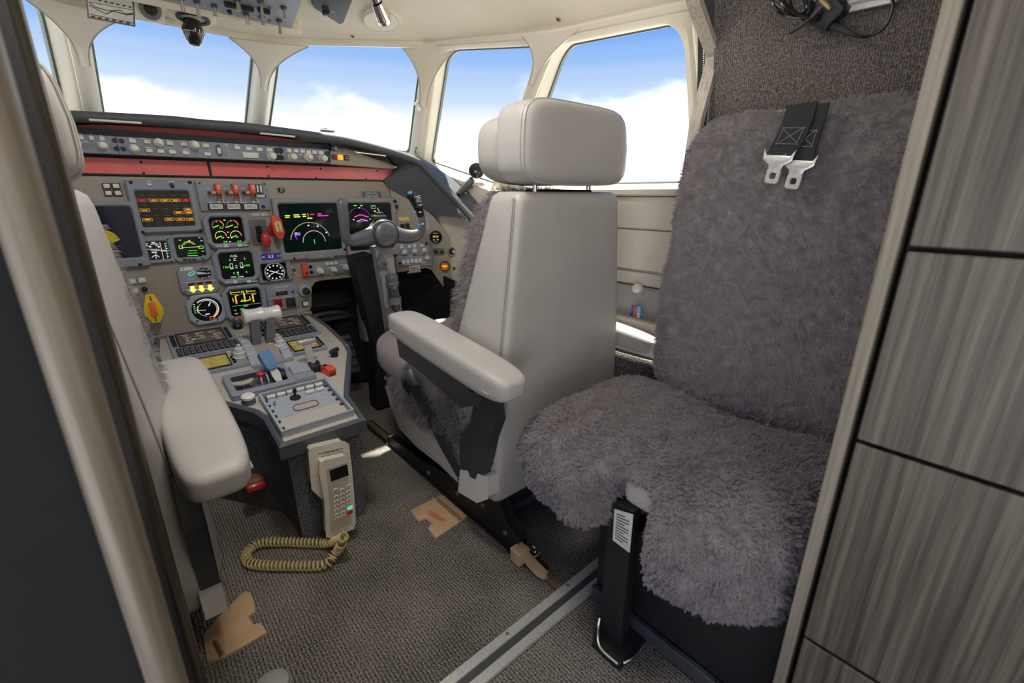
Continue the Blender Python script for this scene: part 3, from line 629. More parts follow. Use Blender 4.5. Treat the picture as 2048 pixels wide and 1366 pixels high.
# ---- standby surface indicator
D = Disp(S1, 'trim_indicator', 'small square trim indicator with white scales on black beside the dark radar display', 'gauge', 315, 501, 62, 50, bez='bezel', fr=(.13, .12, .14, .12), sr=.07)
for a, b in [((294, 498), (318, 498)), ((301, 500), (331, 500)), ((319, 484), (327, 519)), ((300, 488), (318, 488)), ((324, 502), (338, 501)), ((306, 511), (316, 511)), ((311, 505), (312, 517))]: D.line('lit_white', a, b, 1.1)
for x in (297, 315): D.arc('lit_white', (x, 489), 4, 100, 320, 1.2)
D.arc('lit_white', (312, 518), 9, 30, 150, 1.2); D.rect('lit_white', 306, 485, 7, 2); D.rect('lit_white', 308, 504, 10, 2); D.rect('lit_white', 300, 493, 4, 3); D.rect('lit_white', 317, 493, 4, 3)
for i in range(6): D.rect('lit_white', 331+i*.9, 486+i*5.2, 4, 1.1)
D.line('lit_teal', (329, 486), (335, 516), 1.4); D.done()
for x, y in ((288, 479), (334, 478), (296, 524), (342, 522)): screwhead(D.t, S1, x, y, 3.5, n0=.014)
# ---- standby attitude display
D = Disp(S1, 'standby_attitude_display', 'small octagonal standby display with green attitude lines and a brightness knob', 'display screen', 380, 495.5, 78, 55, 'oct', fr=(.12, .12, .17, .11), k=.17)
D.arc('lit_lime', (378, 494), 14, 25, 155, 1.4, dots=13); D.arc('lit_lime', (378, 494), 11.5, 30, 150, .9)
D.poly('lit_yellow', [(376, 480), (380, 480), (378, 484.5)]); D.line('lit_lime', (362, 495), (400, 493), 1.1); D.rect('lit_lime', 361, 494, 8, 6, False, .9); D.rect('lit_green', 401, 494, 10, 6, False, 1)
for i, y in enumerate((501, 506, 511)): D.line('lit_green', (374-i+2, y), (392+i+1, y-.5), .9)
for x, y, c in ((359, 480, 'lit_teal'), (398, 475, 'lit_teal'), (402, 481, 'lit_teal'), (405, 502, 'lit_teal'), (391, 514, 'lit_teal')): D.rect(c, x, y, 5, 2)
D.done()
for x in (368, 377.5, 387): btn(D.t, S1, x, 518.5, 7, 4, 'dark_plastic', .003, n0=.014)
knob(D.t, S1, 405, 513.5, 9, 'bezel', .014, n0=.014)
# ---- engine, fuel and APU displays
def engine_gauges(D):
    for x, y, hot in ((429, 450, 0), (458, 449, 0), (435, 471, 1), (465, 470, 1)):
        D.arc('lit_yellow' if hot else 'pale_yellow', (x+6, y+1), 11, 60, 215, 1.0); D.arc('lit_orange', (x+6, y+1), 11, -5, 40, 1.8); D.arc('lit_amber', (x+6, y+1), 11, 40, 62, 1.6)
        D.line('lit_lime', (x-3, y+4.5), (x+7, y+.5), 1.6); D.line('lit_white', (x+2, y-9), (x+3, y-6), 1)
    for s_, x, y in (('0.0', 442, 455), ('0.0', 471, 454), ('30', 444, 475), ('30', 473, 474), ('0.0', 450, 483.5), ('0.0', 478, 482.5)): D.text('lit_green', s_, x, y, 4.2)
    for x, y in ((452, 454), (456, 474.5), (459, 482.8), (448, 440), (455, 464)): D.rect('lit_white', x, y, 4, 1.6)
D = Disp(S1, 'engine_display', 'octagonal engine display with four amber arc gauges below the fire panel', 'display screen', 453, 461, 90, 70, 'oct', fr=(.13, .13, .15, .11), k=.19, n=.022, dip=.014)
engine_gauges(D); D.done()
def bez_keys(D, a, b, y, ys):
    btn(D.t, S1, a, y, 9, 5.5, 'white_key', .003, n0=D.n); btn(D.t, S1, b, y-1, 9, 5.5, 'white_key', .003, n0=D.n)
    marks(D.t, S1, [(a-13, y+.6, 12, 1.8), (b+12, y-1.2, 11, 1.8)], n=D.n+.0006)
bez_keys(D, 449, 477, 490.5, 0)
D = Disp(S1, 'fuel_display', 'octagonal display headed FUEL with green quantities below the engine display', 'display screen', 472.5, 531, 91, 71, 'oct', fr=(.13, .13, .15, .11), k=.19, n=.022, dip=.014)
D.text('lit_white', 'FUEL', 467, 512, 4.6)
for s_, x, y, c in (('0', 459, 520, 'lit_green'), ('0', 488, 517, 'lit_green'), ('1350', 451.5, 534, 'lit_green'), ('1420', 492.5, 530.5, 'lit_green'), ('0', 467, 546, 'lit_green'), ('0', 492, 543.5, 'lit_green'), ('29', 477.5, 553, 'lit_green')): D.text(c, s_, x, y, 4.4)
D.text('lit_white', 'TEMP', 466, 554, 3.2)
for x, y in ((462, 532), (482, 530)): D.rect('lit_white', x, y, 6, 11, False, .9); D.rect('lit_green', x+.4, y+4, 4.5, 2.4)
for x, y in ((468, 517), (468.5, 520.5), (471.5, 531), (471.8, 535), (474.5, 544), (475, 547.5), (483.5, 552.5)): D.rect('lit_white', x, y, 4.5, 1.5)
D.done(); bez_keys(D, 467.5, 495, 562, 0)
D = Disp(S1, 'apu_display', 'octagonal auxiliary power display with amber bar gauges behind the white throttle handles', 'display screen', 489.5, 604, 88, 72, 'oct', fr=(.13, .13, .15, .11), k=.19, n=.022, dip=.014)
for a, b in (((460, 585), (480, 583)), ((492, 582), (510, 581))): D.line('lit_amber', a, b, 1.6); D.line('lit_lime', (a[0]-1, a[1]-3), (a[0]+1, a[1]+3), 1.1)
D.line('lit_teal', (464, 612), (520, 605), .8); D.line('lit_teal', (461, 589), (512, 585), .7)
for x, y in ((468, 596), (502, 593)):
    D.rect('lit_amber', x+3, y+3, 3, 15); D.rect('lit_orange', x+4, y+8, 3.4, 5); D.line('lit_yellow', (x, y-5), (x+8, y-6), 1); D.line('lit_yellow', (x-4, y-1), (x-2, y+7), 1.2)
D.rect('lit_amber', 488, 594, 3, 18); D.rect('lit_yellow', 484, 583, 5, 4, False, .8); D.line('lit_lime', (480, 602), (497, 600), 1.6)
for s_, x, y, c, h in (('APU', 491, 611, 'lit_white', 3), ('102', 483, 617.5, 'lit_green', 4.2), ('490', 485, 624.5, 'lit_green', 4.2), ('N1', 470, 620, 'lit_white', 2.6), ('EXT', 472.5, 626.5, 'lit_white', 2.6)): D.text(c, s_, x, y, h)
for x, y in ((483.5, 599.5), (497.5, 598.5)): D.text('lit_green', '00', x, y, 2.8)
D.done(); btn(D.t, S1, 473, 634, 15, 7, 'red_bright', .008, n0=.022, name='caption_lamp'); btn(D.t, S1, 488, 632.5, 11, 6, 'bezel_light', .004, n0=.022)
# ---- flap, slat and gear position indicator
t = thing('flap_gear_indicator', 'grey FLAPS and SLATS indicator with three yellow gear arrows', 'gauge', S1.P(*S1.uv(397, 559)))
u, v, W, H = S1.rect(397, 559, 79, 57); m = MB(S1.T(u, v)); m.prism(octo(W, H, H*.16), 0, .012, bev=.002); m.build('faceplate', 'bezel', t)
u, v, W, H = S1.rect(406.5, 546, 30, 23); m = MB(S1.T(u, v)); m.prism([(W/2*cos(a/12*pi), H/2*sin(a/12*pi)) for a in range(24)], .012, .0135); m.build('dial', 'screen', t)
m = MB(S1.M)
m.strap([(*S1.uv(392, 545), .0145), (*S1.uv(418, 546), .0145)], (0, 1, 0), [.010, .001], .0006); m.text('FLAPS', *S1.uv(402.5, 539), .0058, z=.0142)
for x, y in ((414, 539), (417, 545), (416, 552), (410, 555), (404, 555)): m.box((*S1.uv(x, y), .0142), (.0065, .003, .0004))
m.text('SLATS', *S1.uv(380.5, 557.5), .0055, z=.0126); m.box((*S1.uv(372, 537), .0126), (.034, .011, .0008)); m.text('LANDING', *S1.uv(391, 570.5), .0058, z=.0126); m.text('GEAR', *S1.uv(413, 569.5), .0058, z=.0126)
p, q = S1.uv(363, 565), S1.uv(431, 559); m.strap([(*p, .0124), (*q, .0124)], (0, 1, 0), .0016, .0006); m.text('TEST', *S1.uv(375, 579), .0045, z=.0126); m.build('lettering', 'print_white', t, smooth=0)
m = MB(S1.T(*S1.uv(382, 546.5), .0125, .5)); m.ring(rr(.022, .011, .005, 3), rr(.017, .006, .003, 3), 0, .001); m.build('slat_light', 'lit_teal', t)
for x, y in ((382, 567.5), (399, 566), (416, 564)): btn(t, S1, x, y, 13, 5.5, 'red_dark', .002, n0=.012, name='red_lamp')
for x, y in ((384.5, 578), (402, 576.5), (419.5, 575)):
    u, v = S1.uv(x, y); m = MB(S1.T(u, v)); k = .0115; m.prism([(-.5*k, k), (-.5*k, 0), (-k, 0), (0, -k), (k, 0), (.5*k, 0), (.5*k, k)], .012, .014); m.build('gear_arrow', 'lit_yellow', t, smooth=0)
for x, y in ((365, 537), (427, 531), (370, 583)): screwhead(t, S1, x, y, 3, n0=.012)
# ---- cabin altitude dial
D = Disp(S1, 'cabin_pressure_dial', 'round black dial with white numerals in a square grey bezel below the flap indicator', 'gauge', 413, 617, 78, 60, 'round', bez='bezel_light', fr=(.1, .1, .09, .09), n=.016)
c = (412.5, 617)
D.arc('lit_white', c, 24, -60, 130, 2.6, 30, dots=26); D.arc('lit_white', c, 20.5, -55, 115, .8, 26); D.arc('lit_orange', c, 22.5, -62, -12, 2.6, 14); D.arc('pale_yellow', c, 23, -12, 8, 2.4, 8); D.arc('lit_green', c, 19, 150, 205, 1.6, 12); D.arc('lit_white', c, 17.5, 120, 260, .7, 20)
for i in range(5): D.rect('lit_white', 387+i*.7, 608+i*4.2, 3.6, 1.2)
D.line('lit_white', (411, 619), (394, 620), 1.0); D.poly('lit_white', [(415, 610), (419, 603), (420.5, 604), (417, 612)]); D.rect('lit_white', 414, 627, 9, 2); D.rect('lit_orange', 423, 634, 9, 6, False, 1); D.done('dial_marks')
for x, y in ((393, 640), (433, 636), (376, 596), (441, 590)): screwhead(D.t, S1, x, y, 4, n0=.016)
# ---- digital clock over a round chronometer
D = Disp(S1, 'clock', 'grey clock unit with violet digital strip over a black twelve hour dial', 'clock', 546, 531, 69, 64, bez='bezel', fr=(.12, .14, .06, .42), n=.014, sr=.05)
u, v, W, H = S1.rect(543, 512, 44, 12.5); m = MB(S1.T(u, v)); m.prism(rr(W, H, .002, 2), .0, .0150); s2 = m.build('digital_strip', 'lcd_violet', D.t)
m = MB(S1.T(u, v, .0156)); m.text('5.2', -.006, 0, .010); m.box((-.03, 0, 0), (.008, .002, .0004))
for x in (.018, .026, .033): m.box((x, 0, 0), (.004, .0016, .0004))
m.build('digits', 'lit_white', s2, smooth=0)
c = (548.5, 543.5)
for i in range(60): D.arc('lit_white', c, 19.5, i*6, i*6+1.4, 2.6 if i % 5 else 4.6, 1)
for i in range(12): a = radians(i*30+12); D.rect('lit_white', c[0]+15*cos(a), c[1]-12.8*sin(a), 2.8, 2.8)
for a, L, w_ in ((215, 16, 1.4), (-22, 17, 1.4), (165, 11, 1.6), (20, 9, 1)): D.line('lit_white', c, (c[0]+L*cos(radians(a)), c[1]-L*.85*sin(radians(a))), w_)
D.done('dial_marks'); btn(D.t, S1, 535, 559.5, 9, 3.5, 'dark_plastic', .004, n0=.014); btn(D.t, S1, 571, 554, 8, 5, 'dark_plastic', .004, n0=.014)
# ---- cabin pressure selector
t = thing('pressurisation_panel', 'small grey CABIN PRESS panel with counter and two square lamps', 'control panel', S1.P(*S1.uv(564, 593)))
u, v, W, H = S1.rect(564, 593, 62, 50); m = MB(S1.T(u, v)); m.prism(rr(W, H, H*.12, 3), 0, .010, bev=.002); m.build('faceplate', 'bezel', t)
m = MB(S1.M); m.text('CABIN PRESS', *S1.uv(559, 573.5), .0072, z=.0106); m.text('LAND ELEV', *S1.uv(559.5, 579), .0048, z=.0106); p, q = S1.uv(536, 597), S1.uv(594, 590); m.strap([(*p, .0104), (*q, .0104)], (0, 1, 0), .0012, .0005); m.build('lettering', 'print_white', t, smooth=0)
b = btn(t, S1, 561.5, 585.5, 24, 7, 'black', .002, n0=.010, name='counter'); m = MB(S1.T(*S1.uv(561.5, 585.5), .0125)); m.text('00300', 0, 0, .007); m.build('digits', 'placard', b, smooth=0)
for x, y, c in ((554.5, 605.5, 'red_dark'), (580, 604, 'dark_plastic')): btn(t, S1, x, y, 15, 14, c, .004, n0=.010, rim='pen_red' if c == 'red_dark' else 'print_dark', name='square_lamp')
knob(t, S1, 583.5, 582.5, 4, 'black', .008, n0=.010)
# ---- rotary selector
t = thing('rotary_selector', 'round grey rotary knob at the lower right corner of the centre board', 'knob', S1.P(*S1.uv(609, 581)))
u, v, W, H = S1.rect(609, 581, 26, 24); m = MB(S1.T(u, v)); m.lathe([(0, 0), (W/2, 0), (W/2, .01), (W*.46, .014), (W*.32, .015), (0, .015)], 28); m.build('collar', 'bezel_light', t)
m = MB(S1.T(u, v, .015, .6)); m.lathe([(0, 0), (W*.30, 0), (W*.27, .014), (0, .014)], 20); m.box((0, 0, .014), (W*.5, W*.16, .012), .002); m.build('grip', 'dark_plastic', t)
S1h = Surf((0, 1.745, 0), (1, 0, 0), (0, 0, 1))                  # plane of the handles, proud of the board
# ---- landing gear lever
t = thing('gear_lever', 'landing gear lever with a red wheel shaped knob in a dark slot plate', 'lever', S1.P(*S1.uv(518, 464)))
u, v, W, H = S1.rect(518, 464, 33, 51); m = MB(S1.T(u, v)); m.prism(rr(W, H, .003, 2), 0, .006, bev=.001); m.build('slot_plate', 'grey_plastic', t)
u, v, W, H = S1.rect(518, 468, 12, 32); m = MB(S1.T(u, v)); m.box((0, 0, .0062), (W, H, .001)); m.build('slot', 'black_matte', t)
p = S1.uv(517, 476); q = S1h.uv(532, 480); m = MB(S1.M); m.cyl((*p, .004), (q[0], q[1], .052), .008, .006, 10); m.build('arm', 'black', t)
m = MB(S1.T(q[0], q[1], .055)); m.soft((0, 0, 0), (.030, .050, .030), 2.4, 10); m.build('knob', 'red', t)
# ---- red T handle with a yellow insert
t = thing('red_pull_handle', 'red pull handle with a yellow grip insert left of the navigation display', 'handle', S1.P(*S1.uv(548, 459)))
m = MB(S1.M); p = S1.uv(547, 459); m.lathe([(0, 0), (.022, 0), (.022, .008), (.013, .018), (.011, .05), (0, .05)], 16, Matrix.Translation((*p, 0))); m.build('stem', 'red', t)
a = Vector((*S1h.uv(548.5, 430), .055)); b = Vector((*S1h.uv(562, 477), .055)); c = (a+b)/2; ang = math.atan2(b.y-a.y, b.x-a.x); L = (b-a).length
m = MB(S1.T(c.x, c.y, .055, ang)); m.prism([(-L/2, -.008), (-L*.25, -.017), (L*.25, -.017), (L/2, -.008), (L/2, .008), (L*.25, .017), (-L*.25, .017), (-L/2, .008)], -.008, .008, bev=.004); m.build('bar', 'red_bright', t)
m = MB(S1.T(c.x, c.y, .055, ang)); m.prism(rr(L*.48, .020, .008, 4), .008, .013, bev=.002); o = m.build('insert', 'pale_yellow', t)
m = MB(S1.T(c.x, c.y, .0683, ang))
for i in range(7): m.box((-L*.18+i*L*.06, 0, 0), (L*.03, .006, .0003))
m.build('legend', 'brown', o, smooth=0)
# ---- yellow handle
t = thing('yellow_brake_handle', 'yellow diamond shaped handle with an orange centre on the lower left of the board', 'handle', S1.P(*S1.uv(306, 617)))
a = Vector((*S1h.uv(299, 589), .05)); b = Vector((*S1h.uv(313.5, 646), .05)); c = (a+b)/2; ang = math.atan2(b.y-a.y, b.x-a.x); L = (b-a).length
m = MB(S1.T(c.x, c.y, 0)); m.lathe([(0, 0), (.014, 0), (.012, .05), (0, .05)], 14); m.build('stem', 'dark_metal', t)
m = MB(S1.T(c.x, c.y, .05, ang)); m.prism([(-L/2, -.010), (0, -.025), (L*.16, -.025), (L/2, -.010), (L/2, .010), (L*.16, .025), (0, .025), (-L/2, .010)], -.007, .007, bev=.003); o = m.build('grip', 'yellow', t)
m = MB(S1.T(c.x, c.y, .057, ang)); m.prism(rr(L*.50, .018, .008, 4), 0, .004, bev=.001); m.build('centre_plate', 'orange', t)
m = MB(S1.T(c.x, c.y, .0575, ang))
for k in (-1, 1): m.box((k*L*.36, 0, 0), (L*.16, .003, .0004))
m.build('stripe', 'print_dark', o, smooth=0)
# ---- right hand displays
D = Disp(S1, 'navigation_display', 'large square navigation display with a green tinted compass arc left of the yoke', 'display screen', 620, 457, 134, 121, bez='bezel_grey', scr='screen_green', fr=(.07, .06, .13, .09), n=.022, sr=.03)
c = (620, 484); D.arc('lit_white', c, 40, 18, 118, 1.3, dots=27); D.arc('lit_yellow', c, 40, 120, 168, 1.3, dots=14)
for a, s_ in ((100, 1), (70, 1), (35, 1), (148, 0)): D.rect('lit_white' if s_ else 'lit_yellow', c[0]+36*cos(radians(a)), c[1]-34*sin(radians(a)), 3.4, 2.6)
D.arc('lit_pink', (626, 483), 22.5, 0, 180, 1.1, 26); D.line('lit_green', (625, 478), (627, 487), 1.2); D.line('lit_violet', (586, 469), (591.5, 478), 1); D.rect('lit_violet', 592, 466, 12, 2); D.rect('lit_violet', 592.5, 469.2, 11, 2)
for c_, x, y, w_ in (('lit_lime', 572, 431, 10), ('lit_lime', 572, 434.5, 8), ('lit_yellow', 590, 429.5, 11), ('lit_yellow', 591.5, 433.5, 13), ('lit_lime', 605, 428.5, 7), ('lit_lime', 606, 432.5, 7), ('lit_yellow', 616.5, 436, 10), ('lit_red', 621, 428.5, 9), ('lit_magenta', 636, 427.5, 9), ('lit_magenta', 643, 431, 22)): D.rect(c_, x, y, w_, 2)
D.line('lit_lime', (612, 426), (614, 433), .9); D.done()
u, v, W, H = S1.rect(636, 511, 54, 8); m = MB(S1.T(u, v)); m.prism(rr(W, H, .002), .022, .027); o = m.build('brightness_slot', 'bezel_grey', D.t)
for x in (611, 659): btn(o, S1, x, 511, 5, 9, 'bezel', .004, n0=.026, name='tab')
knob(o, S1, 636, 510.5, 6, 'bezel_light', .004, n0=.027)
for x, y in ((685, 498), (585, 516)): screwhead(D.t, S1, x, y, 5, n0=.022)
D = Disp(S1, 'primary_flight_display', 'square flight display with magenta and violet symbols half hidden by the yoke', 'display screen', 741, 455, 104, 118, bez='bezel_grey', scr='screen', fr=(.05, .10, .13, .09), n=.022, sr=.03)
D.arc('lit_violet', (716, 440), 22, 25, 155, 1.1, dots=15); D.line('lit_magenta', (705, 434), (717, 429), 1.8); D.line('lit_magenta', (717, 429), (734, 434), 1.8); D.line('lit_pink', (710, 443), (720, 438), 1.3); D.line('lit_pink', (720, 438), (733, 442), 1.3); D.line('lit_violet', (713, 444), (731, 440), 1)
for c_, x, y, w_ in (('lit_green', 707, 411, 6), ('lit_green', 719, 411, 5), ('lit_white', 715, 415.5, 3), ('lit_lime', 746, 422, 4), ('lit_yellow', 748, 430, 4), ('lit_white', 704, 439, 3), ('lit_white', 737, 438, 3)): D.rect(c_, x, y, w_, 2)
D.rect('lit_teal', 743, 414, 9, 6, False, .8); D.line('lit_white', (751, 415), (755, 423), 1); D.rect('lit_green', 743, 411.5, 6, 1.6); D.done()
# ---- display control panel
t = thing('display_control_panel', 'low grey control panel with two cream knobs below the navigation display', 'control panel', S1.P(*S1.uv(660, 535)))
u, v, W, H = S1.rect(660, 534.5, 88, 27); m = MB(S1.T(u, v)); m.prism(rr(W, H, .002, 2), 0, .010, bev=.0015); m.build('faceplate', 'bezel', t)
for x, y in ((619, 533), (621, 544), (699, 524), (701, 535)): screwhead(t, S1, x, y, 7, n0=.010)
for x in (652, 660.5, 669): btn(t, S1, x, 526-(x-660)*.09, 6.5, 6, 'white_key', .006, n0=.010)
for x, y, d in ((638, 541.5, 13), (665, 538.5, 11), (690, 534.5, 12.5)): knob(t, S1, x, y, d, 'cream_knob', .024, n0=.010, tiers=2)
marks(t, S1, [(634, 532, 7, 1.2), (634, 536, 6, 1.2), (656, 535, 8, 1.2), (663, 548, 6, 1.2), (682, 529, 6, 1.2)], n=.0106)
# red guarded toggle
t = thing('red_guard_switch', 'small red hinged switch guard beside the display control panel', 'switch', S1.P(*S1.uv(608, 540)))
m = MB(S1.T(*S1.uv(608, 540))); m.prism([(-.010, -.022), (.010, -.022), (.010, .020), (-.010, .024)], 0, .022, bev=.004); m.build('guard', 'red_bright', t)
m = MB(S1.T(*S1.uv(609, 545))); m.box((0, 0, .022), (.008, .008, .003)); m.build('window', 'red_dark', t)
# ---- outboard audio and lighting panels
t = thing('audio_panel', 'pair of grey audio panels with cream knobs and white keys right of the control column', 'control panel', S2.P(*S2.uv(827, 508)))
for k, (cx, cy, w_, h_) in enumerate(((824, 498, 72, 25), (830, 521, 70, 20))):
    u, v, W, H = S2.rect(cx, cy, w_, h_); m = MB(S2.T(u, v)); m.prism(rr(W, H, .002, 2), 0, .010, bev=.0015); m.build('faceplate', 'bezel', t)
for x, y in ((805, 493.5), (820, 492.5), (830, 491.5), (845, 490.5)): btn(t, S2, x, y, 6, 5.5, 'white_key', .005, n0=.010)
for x, y in ((811, 503.5), (831, 501.5), (850.5, 499.5)): knob(t, S2, x, y, 9.5, 'cream_knob', .024, n0=.010, tiers=2)
for x in (809, 817.5, 825.5, 833.5, 841.5): btn(t, S2, x, 523-(x-810)*.1, 6, 8, 'white_key', .006, n0=.010)
knob(t, S2, 856, 514, 9, 'cream_knob', .022, n0=.010, tiers=2)
for x, y in ((793, 497), (796, 506), (801, 526), (854, 487)): screwhead(t, S2, x, y, 5, n0=.010)
marks(t, S2, [(805, 489, 6, 1.1), (830, 487.5, 10, 1.1), (815, 528.5, 16, 1.2), (845, 524, 14, 1.2), (822, 510, 8, 1.1)], n=.0106)
# small plates around the yoke horn
t = thing('reversion_panel', 'small taupe plate with two white keys and a black knob behind the right yoke horn', 'control panel', S2.P(*S2.uv(786, 407)))
u, v, W, H = S2.rect(787, 407, 24, 25); m = MB(S2.T(u, v)); m.prism(rr(W, H, .002, 2), 0, .006, bev=.001); m.build('faceplate', 'taupe', t)
for x, y in ((781, 403), (783.5, 414)): btn(t, S2, x, y, 7, 7, 'white_key', .005, n0=.006, rim='black')
knob(t, S2, 791, 402.5, 7, 'black', .014, n0=.006); btn(t, S2, 793, 413, 8, 8, 'black', .006, n0=.006)
t = thing('yellow_sticker', 'small yellow and tan sticker behind the right yoke horn', 'sticker', S2.P(*S2.uv(808, 438))); u, v, W, H = S2.rect(808, 438, 20, 7); m = MB(S2.T(u, v)); m.prism(rr(W, H, .001, 2), 0, .002); m.build('sheet', 'pale_yellow', t)
t = thing('switch_block', 'block of four black push buttons under the yellow sticker', 'switch', S2.P(*S2.uv(811, 454)))
for x, y in ((805, 451.5), (815, 450), (807, 459), (817, 458)): btn(t, S2, x, y, 8, 6.5, 'black', .008)
t = thing('limit_table', 'white printed limit table with grey lines on the board right of the yoke', 'placard', S2.P(*S2.uv(851, 446))); u, v, W, H = S2.rect(851, 446.5, 13, 26); m = MB(S2.T(u, v)); m.prism(rr(W, H, .001, 2), 0, .002); o = m.build('sheet', 'bezel_light', t)
marks(t, S2, [(848+i*.9, 437+i*4.6, 10, 1.2) for i in range(5)], n=.0026, name='printed_lines')
def round_gauge(name, label, px, py, d, face, n=.012, rim='black'):
    t = thing(name, label, 'gauge', S2.P(*S2.uv(px, py))); u, v, W, H = S2.rect(px, py, d, d); r = W/2
    m = MB(S2.T(u, v)); m.lathe([(r*.84, .002), (r, 0), (r, n*.7), (r*.93, n), (r*.86, n), (r*.84, .002)], 24); m.build('bezel', rim, t)
    m = MB(S2.T(u, v)); m.lathe([(0, 0), (r*.86, 0), (r*.86, n*.6), (0, n*.6)], 24); m.build('face', face, t); return t, u, v, r
t, u, v, r = round_gauge('digital_clock_gauge', 'round black gauge with orange digits reading 0000 at the right of the board', 872, 474, 25, 'screen')
m = MB(S2.T(u, v, .0078)); m.text('0000', 0, r*.08, r*.34); m.build('digits', 'lit_amber', t, smooth=0)
m = MB(S2.T(u, v, .0078)); m.box((-r*.3, -r*.42, 0), (r*.3, r*.22, .0004)); m.box((r*.3, -r*.38, 0), (r*.3, r*.22, .0004)); m.box((0, r*.62, 0), (r*.8, r*.08, .0004)); m.box((0, -r*.72, 0), (r*.6, r*.08, .0004)); m.build('legend', 'print_white', t, smooth=0)
t, u, v, r = round_gauge('amber_gauge', 'small round amber lit gauge low on the right side of the board', 890, 532, 20, 'orange')
m = MB(S2.T(u, v, .0078)); m.box((0, 0, 0), (r*.9, r*.3, .0004)); m.build('digits', 'lit_amber', t, smooth=0)
t = thing('air_outlet', 'round eyeball air outlet on the right end of the board', 'air vent', S2.P(*S2.uv(905, 503))); u, v, W, H = S2.rect(905, 503, 19, 19); r = W/2
m = MB(S2.T(u, v)); m.lathe([(r*.68, .004), (r, 0), (r, .008), (r*.85, .014), (r*.7, .012), (r*.68, .004)], 24); m.build('ring', 'bezel_grey', t); m = MB(S2.T(u, v)); m.lathe([(0, .001), (r*.7, .001), (r*.6, .010), (r*.3, .004), (0, .003)], 20); m.build('nozzle', 'black', t)
t = thing('jack_plate', 'small dark plate with two jack sockets between the round gauges', 'socket', S2.P(*S2.uv(878, 503))); u, v, W, H = S2.rect(878, 503, 24, 13); m = MB(S2.T(u, v)); m.prism(octo(W, H, H*.25), 0, .005, bev=.001); m.build('plate', 'grey_plastic', t)
for x in (872, 884): knob(t, S2, x, 503, 6, 'black', .012, n0=.005, name='socket')
t = thing('small_black_knob', 'tiny black knob beside the amber gauge', 'knob', S2.P(*S2.uv(909, 536))); knob(t, S2, 909, 536, 6, 'black', .016, name='cap'); knob(t, S2, 909, 536, 8, 'dark_metal', .004, name='collar')
# white notice hanging under the board
t = thing('notice_plate', 'small white printed notice on a hinge under the board by the column', 'placard', S1.P(*S1.uv(829, 536)))
c = at(829, 537, Y=1.72); m = MB(Matrix.Translation(c)); m.box((0, 0, 0), (.052, .004, .024), .001); o = m.build('plate', 'paper', t)
m = MB(Matrix.Translation(c))
for i in range(3): m.box((0, -.0025, .006-i*.006), (.040, .0006, .0016))
m.build('printed_lines', 'print_dark', o, smooth=0)
m = MB(Matrix.Translation(c)); m.cyl((-.035, 0, -.016), (.03, 0, -.016), .0045, n=10); m.build('hinge', 'steel', t)
# ================================================================ GLARESHIELD
gs = thing('glareshield', 'dark padded glareshield hood over the instrument board with red filter strips', 'glareshield', (0, 1.75, .9))
rp_ = [Vector((0, 1.70, 1.063))]+[at(x, y, Y=Y) for x, y, Y in ((490, 245, 1.70), (640, 265, 1.70), (698, 275, 1.70), (781, 297, 1.69), (837, 317, 1.66), (853, 331, 1.64), (895, 375, 1.56), (945, 430, 1.47))]
deck = [Vector(p) for p in ((0, 2.23, 1.075), (.24, 2.23, 1.075), (.40, 2.09, 1.05), (.58, 1.95, 1.02), (.72, 1.84, 1.0), (.77, 1.80, .985), (.80, 1.72, .955), (.85, 1.58, .885), (.87, 1.47, .80))]
R_ = .0138
ctr = [p-Vector((0, 0, R_)) for p in rp_]
full = [mir(p) for p in ctr[:0:-1]]+ctr
# smooth the lip
def smooth(P, k=4):
    out = []
    for i in range(len(P)-1):
        p0, p1, p2, p3 = P[max(i-1, 0)], P[i], P[i+1], P[min(i+2, len(P)-1)]
        for j in range(k):
            t = j/k; out.append(.5*((2*p1)+(p2-p0)*t+(2*p0-5*p1+4*p2-p3)*t*t+(3*p1-p0-3*p2+p3)*t**3))
    return out+[P[-1]]
fs_ = smooth(full, 4); m = MB(); m.tube(fs_, R_, 12); m.build('padded_lip', 'hood', gs)
dfull = smooth([mir(p) for p in deck[:0:-1]]+deck, 4)
up = [p+Vector((0, .004, R_*.96)) for p in fs_]
m = MB(); m.loft([dfull, [a.lerp(b, .5)+Vector((0, 0, .012)) for a, b in zip(dfull, up)], up], False, False, closed=False); fixn(m.build('hood_deck', 'hood', gs, smooth=60))
m = MB(); n_ = len(fs_); lo_ = [p-Vector((0, -.003, R_*.95)) for p in fs_]; k0, k1 = n_//2-16, n_//2+16
m.loft([lo_[k0:k1+1], [Vector((p.x, 1.80, 1.043-max(0, abs(p.x)-.45)*.18)) for p in lo_[k0:k1+1]]], False, False, closed=False); m.build('hood_underside', 'hood', gs)
# inner side wings, dark grey
for sg in (1, -1):
    top = [p-Vector((0, -.004, R_*.8)) for p in smooth(ctr, 4)[16:]]
    low = [Vector(S1.P(.60, 1.02)), Vector(S1.P(.652, .951)), Vector(S1.P(.584, .901)), S2.P(*S2.uv(815, 398)), S2.P(*S2.uv(859, 425), .004), S2.P(*S2.uv(866, 430), .004), at(905, 434, Y=1.56), at(942, 439, Y=1.475)]
    # resample the lower line to the count of the upper one
    def resamp(P, n):
        L = [0]
        for a, b in zip(P, P[1:]): L.append(L[-1]+(b-a).length)
        out = []
        for i in range(n):
            t = L[-1]*i/(n-1); j = max(k for k in range(len(L)) if L[k] <= t+1e-9); j = min(j, len(P)-2)
            out.append(P[j].lerp(P[j+1], (t-L[j])/(L[j+1]-L[j])))
        return out
    low = resamp(low, len(top))
    if sg < 0: top = [mir(p) for p in top]; low = [mir(p) for p in low]
    m = MB(); m.loft([top, low], False, False, closed=False); m.build('side_wing', 'hood_face', gs, smooth=40)
